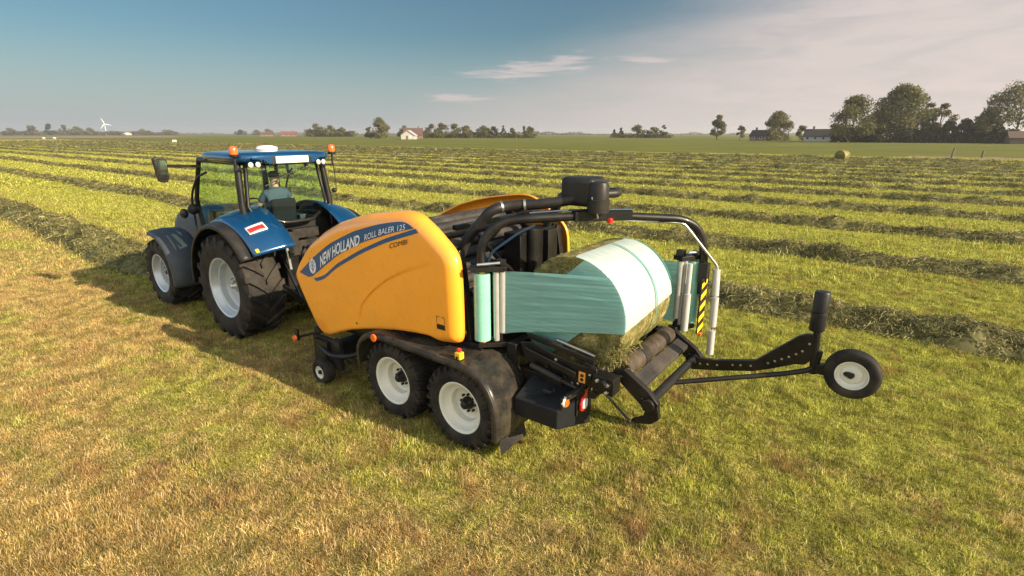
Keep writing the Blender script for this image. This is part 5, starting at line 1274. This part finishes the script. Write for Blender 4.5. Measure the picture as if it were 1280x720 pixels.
obj('cap', hm, M['slate'], driver, smooth=50)

# ------------------------------------------------------------------ trees
LEAF = [leafy('leaves_mid_green', [(0.0, (0.048, 0.054, 0.017)), (0.45, (0.125, 0.125, 0.038)), (1.0, (0.24, 0.20, 0.07))], big=(0.09, None), trans=.35),
        leafy('leaves_olive', [(0.0, (0.05, 0.05, 0.016)), (0.45, (0.13, 0.12, 0.04)), (1.0, (0.22, 0.19, 0.075))], big=(0.09, None), trans=.25),
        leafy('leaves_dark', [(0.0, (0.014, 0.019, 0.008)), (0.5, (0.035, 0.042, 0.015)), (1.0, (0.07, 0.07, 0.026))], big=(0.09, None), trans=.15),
        leafy('leaves_brownish', [(0.0, (0.06, 0.05, 0.025)), (0.5, (0.12, 0.098, 0.05)), (1.0, (0.20, 0.155, 0.085))], big=(0.09, None), trans=.2)]
BARK = solid('bark', (0.07, 0.055, 0.04), 0.9, var=.35, vscale=2)
def leaves(pts, size, seed, flat=.5):
    r = np.random.default_rng(seed); n = len(pts); nr = r.normal(0, 1, (n, 3)); nr[:, 2] += flat; nr /= np.linalg.norm(nr, axis=1)[:, None]
    u = np.cross(nr, r.normal(0, 1, (n, 3))); u /= np.linalg.norm(u, axis=1)[:, None]; v = np.cross(nr, u); s = (size * r.uniform(.6, 1.4, n))[:, None]
    V = np.stack([pts - u * s, pts - v * s * .6, pts + u * s, pts + v * s * .6], 1).reshape(-1, 3); return V
def tree(x, y, h, w, kind, label, group, seed, clumps=34, per=90, leaf=.34, base=.18, gappy=.0, top=1.0, lean=0.0, name='tree', cat='tree', thin=False):
    r = np.random.default_rng(seed); root = empty(name, (x, y, 0), label, cat, group)
    tk = MB(); tr_ = max(.10, h * .020)
    ht = h * .72; trunk = [(x, y, -.2)] + [(x + lean * t * h + r.normal(0, .012 * h), y + r.normal(0, .012 * h), ht * t) for t in (.25, .5, .75, 1.0)]
    tk.tube(trunk, [tr_ * 1.3, tr_, tr_ * .8, tr_ * .55, tr_ * .3], 8)
    C = []
    for k in range(clumps):
        t = r.uniform(0, 1); zz = base + (1 - base) * t ** .85
        prof = (math.sin(PI * min(1, .12 + .88 * max(0, (zz - base) / (1 - base))) ** (.75 if top >= 1 else .55)) ** .65) if not thin else 1.0
        a = r.uniform(0, 2 * PI); rad = w / 2 * prof * math.sqrt(r.uniform(.12, 1)) * r.uniform(.75, 1.08)
        C.append((x + lean * zz * h + rad * math.cos(a), y + rad * math.sin(a), zz * h * r.uniform(.93, 1.0), w * r.uniform(.12, .22)))
    C.append((x + lean * h, y, h * .94, w * .11))
    for k in range(0, len(C), 3):
        c = C[k]; z0 = max(.12 * h, c[2] * .55); f = min(1, z0 / ht)
        p0 = Vector((x + lean * f * h, y, z0)); p1 = Vector(c[:3]); mid_ = p0.lerp(p1, .5) + Vector((0, 0, -.03 * h + r.normal(0, .02 * h)))
        tk.tube([p0, mid_, p1], [tr_ * .42, tr_ * .28, tr_ * .10], 5, False)
    obj('trunk', tk, BARK, root, smooth=60)
    P = []; rn = []
    for (cx_, cy_, cz_, rc) in C:
        if r.random() < gappy: continue
        m = int(per * 2.0 * r.uniform(.6, 1.3)); d = r.normal(0, 1, (m, 3)); d /= np.linalg.norm(d, axis=1)[:, None]; d *= (rc * r.uniform(.15, 1.1, m) ** .6)[:, None]; d[:, 2] *= .75
        P.append(np.array([cx_, cy_, cz_]) + d); rn.append(np.repeat(np.clip(r.normal(.45, .12) + r.normal(0, .2, m), 0, 1), 4))
    P = np.concatenate(P); V = leaves(P, leaf, seed + 1); n = len(P)
    o = bpy.data.objects.new('crown', mesh_np('crown', V - np.array([x, y, 0]), np.arange(n * 4), np.full(n, 4), LEAF[kind], np.concatenate(rn))); COL.objects.link(o); o.parent = root
    return root
GT = 'trees standing beyond the green field'
# the farmyard trees on the right
tree(252.1, 21.7, 16.6, 17.0, 0, 'broad round tree beside the farmhouse, leftmost of the big ones', GT, 101, 46, 120, .36, .16)
tree(263.0, 7.4, 20.3, 20.0, 0, 'tallest full leafy tree in the farmyard group, with a round top', GT, 102, 64, 130, .38, .14)
tree(269.5, -1.5, 14.8, 7.5, 1, 'slim tree leaning to the right against the tallest tree', GT, 103, 16, 80, .34, .25, .1, lean=-.0)
tree(271.8, -5.4, 14.9, 9.0, 1, 'ragged open tree with two thin upright tops', GT, 104, 20, 70, .34, .2, .2)
tree(265.4, -27.5, 19.6, 23.5, 0, 'spreading tree with bare limbs showing at the photo\'s right edge', GT, 105, 40, 95, .36, .28, .18)
tree(259.9, -18.8, 11.5, 10.5, 1, 'medium bushy tree below the spreading limbs', GT, 106, 24, 90, .34, .1)
tree(258.0, 14.5, 11.0, 12.0, 1, 'lower warm green tree between the round tree and the tallest', GT, 107, 24, 90, .34, .1)
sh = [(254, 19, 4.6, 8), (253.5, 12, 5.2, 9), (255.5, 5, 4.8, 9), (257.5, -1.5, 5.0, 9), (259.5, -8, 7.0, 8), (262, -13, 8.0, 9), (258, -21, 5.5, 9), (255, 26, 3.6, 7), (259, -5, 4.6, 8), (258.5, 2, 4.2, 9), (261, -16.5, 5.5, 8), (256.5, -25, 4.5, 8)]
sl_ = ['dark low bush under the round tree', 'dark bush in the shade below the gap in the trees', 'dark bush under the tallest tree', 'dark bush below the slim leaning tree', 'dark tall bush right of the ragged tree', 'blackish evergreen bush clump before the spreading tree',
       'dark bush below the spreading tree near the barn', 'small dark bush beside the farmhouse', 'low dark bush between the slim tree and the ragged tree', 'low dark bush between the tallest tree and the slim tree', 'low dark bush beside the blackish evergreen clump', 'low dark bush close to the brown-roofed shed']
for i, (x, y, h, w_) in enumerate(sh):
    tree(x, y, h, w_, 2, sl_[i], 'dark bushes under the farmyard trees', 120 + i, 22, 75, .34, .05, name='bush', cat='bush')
# single trees in the middle distance
tree(303.1, 88.3, 12.3, 8.0, 0, 'lone oval tree standing clear in the middle of the horizon', GT, 140, 26, 80, .36, .16)
tree(292.4, 73.6, 7.8, 5.6, 1, 'small thin tree left of the dark-roofed cottage', GT, 141, 13, 60, .34, .15, .1)
tree(286.6, 55.5, 12.6, 14.0, 1, 'broad yellowish tree with a pointed top right of the cottage', GT, 142, 40, 95, .36, .05, top=.5)
tree(293.6, 46.2, 6.8, 6.2, 0, 'small round tree left of the farmhouse', GT, 143, 14, 60, .34, .1)
tree(276.6, 27.0, 6.2, 5.0, 2, 'small dark tree at the end of the farmhouse', GT, 144, 12, 60, .34, .1)
tree(256.8, 313.8, 13.6, 14.5, 1, 'tall olive tree left of the white barn', GT, 145, 36, 70, .42, .12)
tree(252.6, 319.4, 7.8, 8.0, 3, 'low brownish tree at the foot of the tall olive tree', GT, 146, 14, 50, .42, .1)
for i, (x, y, h, w_, k) in enumerate([(305.1, 309.4, 10.2, 13.5, 3), (309.7, 303.3, 10.8, 14.5, 0), (315.8, 295.2, 10.2, 12.7, 0), (321.5, 287.6, 9.0, 12.7, 0), (329.5, 276.9, 8.6, 13.5, 1), (334.9, 269.8, 8.0, 10.2, 2), (339.1, 264.2, 9.0, 4.6, 2), (343.3, 258.6, 7.2, 6.4, 3), (319.9, 230.1, 8.5, 3.5, 0), (351.7, 247.5, 8.4, 8.9, 1), (291.7, 327.1, 8.9, 9.5, 3)]):
    tree(x, y, h, w_, k, 'round-topped tree in the row right of the white barn', 'tree row beside the white barn', 150 + i, 18, 55, .44, .08)
for i, (x, y, h, w_) in enumerate([(344.1, 526.1, 12.5, 20), (353.5, 513.5, 11.0, 19.2), (360.9, 503.8, 9.4, 12.2)]):
    tree(x, y, h, w_, 1, 'tree in the hedge-like clump left of the tall olive tree, by the red roofs', 'clump of trees by the red roofs', 170 + i, 18, 50, .6, .05)
for i, (x, y, h, w_, k) in enumerate([(395.3, 189.6, 8.0, 3.6, 2), (390.6, 193.2, 6.6, 2.6, 2), (403.3, 179.0, 9.0, 12.7, 0), (410.2, 169.8, 7.8, 12.7, 0), (415.6, 162.7, 10.0, 6.4, 0)]):
    tree(x, y, h, w_, k, 'tree in the small far clump left of the lone oval tree', 'small far clump of trees', 180 + i, 14, 50, .46, .08)
for i, (x, y, h, w_, k) in enumerate([(268, 1476, 13, 22, 3), (299, 1470, 18, 30, 3), (328, 1464, 23, 20, 2), (349, 1459, 21, 18, 3), (370, 1454, 16, 30, 1), (391, 1448, 14, 20, 1), (485, 1419, 11, 28, 1), (529, 1404, 9, 36, 1), (667, 1344, 10, 26, 2), (723, 1315, 12, 30, 3), (700, 1328, 10, 26, 1)]):
    tree(x, y, h, w_, k, 'hazy far tree on the horizon at the photo\'s left', 'far trees on the left horizon', 200 + i, 14, 40, 1.3, .02)
def hedge(pts, h, wd, kind, n, leaf, label, seed):
    r = np.random.default_rng(seed); Q = np.array(pts, float); d = np.r_[0, np.cumsum(np.hypot(*np.diff(Q, axis=0).T))]; s = r.uniform(0, d[-1], n)
    hh = h * (.45 + .75 * vnoise(s / (h * 1.6), s * 0 + 2.2, seed)); base = np.stack([np.interp(s, d, Q[:, 0]), np.interp(s, d, Q[:, 1])], 1)
    P = np.concatenate([base + r.normal(0, wd * .4, (n, 2)), (hh * r.random(n) ** .7)[:, None]], 1); V = leaves(P, leaf, seed + 1)
    o = bpy.data.objects.new('hedge', mesh_np('hedge', V - np.array([Q[0, 0], Q[0, 1], 0]), np.arange(n * 4), np.full(n, 4), LEAF[kind], np.repeat(np.clip(r.normal(.45, .2, n), 0, 1), 4))); COL.objects.link(o); o.location = (Q[0, 0], Q[0, 1], 0)
    tag(o, label, 'hedge')
hedge([(254, 22), (258, 6), (262, -8), (262, -18), (257, -30)], 4.2, 3.0, 2, 16000, .34, 'dark ragged hedge along the foot of the farmyard trees at right', 301)
hedge([(294, 321), (312, 299), (334, 271), (354, 244)], 4.2, 4.0, 0, 9000, .5, 'green hedge along the foot of the tree row beside the white barn', 302)
hedge([(255, 1480), (380, 1452), (545, 1398)], 8.5, 8.0, 3, 7000, 1.5, 'brownish hedge along the far left horizon under the turbine', 303)
hedge([(338, 535), (352, 516), (368, 494)], 7.0, 5.0, 1, 6000, .7, 'bushy hedge under the clump of trees by the red roofs', 304)
hedge([(391, 195), (404, 178), (420, 158)], 3.6, 3.5, 0, 4000, .5, 'low hedge under the small far clump left of the lone oval tree', 305)
# one low far belt of woods and hedges closing the horizon
r = np.random.default_rng(77); P = []
for k in range(15000):
    a = r.uniform(R(2), R(102)); d = 1750 + 420 * math.sin(a * 5) + r.normal(0, 25)
    hh = max(1.5, 7 * float(vnoise(np.array([a * 60]), np.array([1.0]), 5)[0]) + 3 * float(vnoise(np.array([a * 230]), np.array([2.0]), 6)[0]))
    P.append((d * math.sin(a), d * math.cos(a), r.uniform(0, hh)))
P = np.array(P); V = leaves(P, 2.1, 78)
fo = bpy.data.objects.new('treeline', mesh_np('treeline', V, np.arange(len(P) * 4), np.full(len(P), 4), LEAF[3], np.repeat(r.random(len(P)), 4))); COL.objects.link(fo)
tag(fo, 'low far belt of hedges and woods closing the flat horizon', 'treeline', kind='stuff')

# ------------------------------------------------------------------ farm buildings
W_ = dict(white=solid('whitewash', (.42, .40, .36), .8, var=.08), brick=solid('brick', (.17, .105, .075), .85, var=.2), dkroof=solid('dark_roof', (.045, .04, .038), .8, var=.2), red=solid('red_tiles', (.16, .065, .045), .8, var=.2),
          brown=solid('brown_roof', (.10, .06, .045), .85, var=.2), pane=solid('window_pane', (.03, .035, .04), .1, var=.1), wood=solid('grey_wood', (.13, .10, .075), .85, var=.3), grn=solid('green_sheet', (.05, .20, .13), .6), frame=solid('window_frame', (.7, .7, .68), .6))
def house(x, y, az_deg, L, Wd, eave, ridge, wall, roof, label, name='house', cat='house', windows=3, chimney=True, group=None, door=True):
    """long axis along local x; az_deg turns it; gables at the ends"""
    root = empty(name, (x, y, 0), label, cat, group); root.rotation_euler.z = R(az_deg)
    o = Vector((x, y, 0)); sh_ = lambda mb: (setattr(mb, 'v', [(v[0] + x, v[1] + y, v[2]) for v in mb.v]), mb)[1]
    obj('wall', sh_(MB().prism([(-Wd / 2, -.3), (Wd / 2, -.3), (Wd / 2, eave), (0, ridge - .15), (-Wd / 2, eave)], -L / 2, L / 2, 'X')), wall, root, smooth=0)
    rp = MB(); k = (ridge - eave) / (Wd / 2); e = .45
    for s in (-1, 1):
        rp.add([(-L / 2 - e, 0, ridge), (L / 2 + e, 0, ridge), (L / 2 + e, s * (Wd / 2 + e), eave - k * e), (-L / 2 - e, s * (Wd / 2 + e), eave - k * e), (-L / 2 - e, 0, ridge + .18), (L / 2 + e, 0, ridge + .18), (L / 2 + e, s * (Wd / 2 + e), eave - k * e + .18), (-L / 2 - e, s * (Wd / 2 + e), eave - k * e + .18)],
               [(0, 1, 2, 3), (7, 6, 5, 4), (0, 4, 5, 1), (1, 5, 6, 2), (2, 6, 7, 3), (3, 7, 4, 0)])
    ro = obj('roof', sh_(rp), roof, root, smooth=0)
    if chimney: obj('chimney', sh_(MB().box((L * .28, 0, ridge + .5), (.7, .7, 1.5)).box((L * .28, 0, ridge + 1.28), (.85, .85, .12))), W_['brick'], ro, smooth=0)
    for s in (-1, 1):
        for i in range(windows):
            wx = -L / 2 + L * (i + .5) / windows
            wf = obj('window', sh_(MB().box((wx, s * (Wd / 2 + .02), eave * .58), (1.3, .12, 1.2))), W_['frame'], root, smooth=0)
            obj('pane', sh_(MB().box((wx, s * (Wd / 2 + .085), eave * .58), (1.05, .03, .95))), W_['pane'], wf, smooth=0)
    if door:
        obj('door', sh_(MB().box((-L / 2 - .04, .4, 1.05), (.12, 1.1, 2.1))), W_['wood'], root, smooth=0)
        wf = obj('window', sh_(MB().box((-L / 2 - .04, -Wd * .2, eave * .6), (.12, 1.1, 1.2))), W_['frame'], root, smooth=0)
    return root
house(271.5, 34.5, 84, 12.5, 6.6, 2.5, 5.1, W_['white'], W_['dkroof'], 'long white farmhouse with a dark roof beside the big trees', windows=4)
house(285, 62.6, 75, 7.5, 5.5, 2.4, 4.9, W_['brick'], W_['dkroof'], 'small dark-roofed cottage between the thin tree and the yellowish tree', windows=2)
house(250.5, -29.5, 95, 11, 8, 2.0, 4.0, W_['wood'], W_['brown'], 'brown-roofed wooden shed at the photo\'s right edge under the spreading tree', name='barn', cat='barn', windows=0, chimney=False, door=False)
house(231.0, 254.2, 40, 14, 8, 2.4, 5.2, W_['white'], solid('pale_roof', (.36, .36, .36), .6, var=.1), 'white barn with a pale grey roof left of the tree row', name='barn', cat='barn', windows=2, chimney=False)
house(251.0, 272.0, -48, 12, 9.5, 2.8, 6.8, W_['brick'], W_['brown'], 'farmhouse with a steep brown roof behind the white barn', windows=3)
house(372, 628, -38, 18, 9, 2.8, 5.8, W_['brick'], W_['red'], 'low brick farm building with a red roof left of the hedge-like clump', windows=3, group='far farm with red roofs')
house(350, 640, -38, 14, 8, 2.6, 4.8, W_['brick'], W_['brown'], 'low brown-roofed building beside the far red roof', windows=3, group='far farm with red roofs')
house(447, 1440, -72, 46, 14, 3.2, 6.0, W_['white'], solid('white_sheet_roof', (.75, .75, .73), .5, var=.05), 'long white shed on the horizon beside the wind turbine', name='barn', cat='barn', windows=0, chimney=False, door=False)
# wind turbine
wt = empty('wind_turbine', (419, 1440, 0), 'white three-bladed wind turbine on the horizon at the photo\'s left', 'wind turbine')
obj('tower', MB().tube([(419, 1440, -.5), (419, 1440, 23)], [.9, .5], 16), M['white'], wt, smooth=50)
dirv = Vector((-419, -1440, 0)).normalized(); rtv = Vector((-dirv.y, dirv.x, 0)) * -1
if rtv.dot(Vector((math.cos(YAW), -math.sin(YAW), 0))) < 0: rtv = -rtv
hubp = Vector((419, 1440, 23.5)) + dirv * 2
obj('nacelle', MB().bar(hubp - dirv * 5, hubp + dirv * .2, 1.8, 1.8).ball(hubp + dirv * .6, 1.2), M['white'], wt, smooth=40)
for a in (110, -10, 230):
    d = rtv * math.cos(R(a)) + Vector((0, 0, 1)) * math.sin(R(a)); n = d.cross(dirv).normalized(); b = hubp + dirv * .8
    obj('blade', MB().add([b + d * .5 - n * .4 + dirv * .25, b + d * .5 + n * .5 + dirv * .25, b + d * 4 + n * 1.0 + dirv * .2, b + d * 13.5 + n * .2 + dirv * .1, b + d * 13.5 - n * .1 + dirv * .1, b + d * 4 - n * .4 + dirv * .2,
                           b + d * .5 - n * .4 - dirv * .25, b + d * .5 + n * .5 - dirv * .25, b + d * 4 + n * 1.0 - dirv * .1, b + d * 13.5 + n * .2, b + d * 13.5 - n * .1, b + d * 4 - n * .4 - dirv * .1],
                          [(0, 1, 2, 3, 4, 5), (11, 10, 9, 8, 7, 6), (0, 6, 7, 1), (1, 7, 8, 2), (2, 8, 9, 3), (3, 9, 10, 4), (4, 10, 11, 5), (5, 11, 6, 0)]), M['white'], wt, smooth=0)
# bales lying in the field
def lying_bale(x, y, rad, half, az_, mat, label, seed, n=2500):
    V, F, C_, rn = hay_cylinder((0, 0, rad - .03), rad, half, n, seed, .02)
    o = bpy.data.objects.new('round_bale', mesh_np('round_bale', V, F, C_, mat, rn)); COL.objects.link(o); o.location = (x, y, 0); o.rotation_euler.z = az_
    tag(o, label, 'hay bale')
lying_bale(80.9, 7.6, .66, .6, R(-22), HAY, 'dark green round bale lying alone at the edge of the far green field', 31)
WB = film_mat('pale_bale_film', (.72, .74, .66), .99, (3, 3, 3))
for x, y, lab in ((83.0, 216, 'pale wrapped round bale left of the tractor, far down the swaths'), (93.8, 436, 'pale wrapped bale far off at the photo\'s left, left of two'), (97.9, 431, 'pale wrapped bale far off at the photo\'s left, right of two')):
    bb = MB().lathe([(-.6, .01), (-.6, .55), (-.55, .62), (.55, .62), (.6, .55), (.6, .01)], (x, y, .6), 'X', 32)
    e_ = obj('round_bale', MB().lathe([(-.6, .01), (-.6, .55), (-.55, .62), (.55, .62), (.6, .55), (.6, .01)], (0, 0, .6), 'X', 32), WB, None, loc=(x, y, 0), smooth=50); e_.rotation_euler.z = R(-40); tag(e_, lab, 'hay bale')
# two old fence posts on a bare patch at the field edge
for x, y, h, tl, lab in ((99.1, -4.1, 1.35, .16, 'taller leaning wooden fence post at the bare patch on the field edge'), (101.9, -7.6, 1.0, .02, 'short upright wooden fence post at the bare patch on the field edge')):
    p_ = obj('fence_post', MB().tube([(0, 0, -.3), (tl * .5, -tl * .4, h * .5), (tl, -tl * .9, h)], [.13, .12, .11], 9), W_['wood'], None, loc=(x, y, 0), smooth=40); tag(p_, lab, 'fence post')
SOIL = solid('bare_soil', (.19, .135, .075), .95, var=.25, vscale=.3)
sp_ = obj('soil_patch', MB().grid([[(98.2 + 1.1 * math.sin(k * 1.3), 1 - k * 1.5, .006), (104.5 + 1.6 * math.sin(k * 2.1), 1 - k * 1.5, .006)] for k in range(12)]), SOIL, None, smooth=0); tag(sp_, kind='structure')
sp2 = obj('soil_strip', MB().grid([[(75, 520, .006), (240, 560, .006)], [(105, 900, .006), (330, 900, .006)]]), SOIL, None, smooth=0); tag(sp2, kind='structure')

# summer haze in the air over the polder
hzm, hnt, hout = new_mat('haze_air')
hv_ = N(hnt, 'ShaderNodeVolumePrincipled'); hv_.inputs['Color'].default_value = (.93, .94, .96, 1); hv_.inputs['Density'].default_value = 0.00022; hv_.inputs['Anisotropy'].default_value = 0.3
hnt.links.new(hv_.outputs[0], hout.inputs['Volume'])
hz_ = obj('haze', MB().box((0, 0, 17), (6600, 6600, 36)), hzm, None, smooth=0); tag(hz_, kind='stuff')
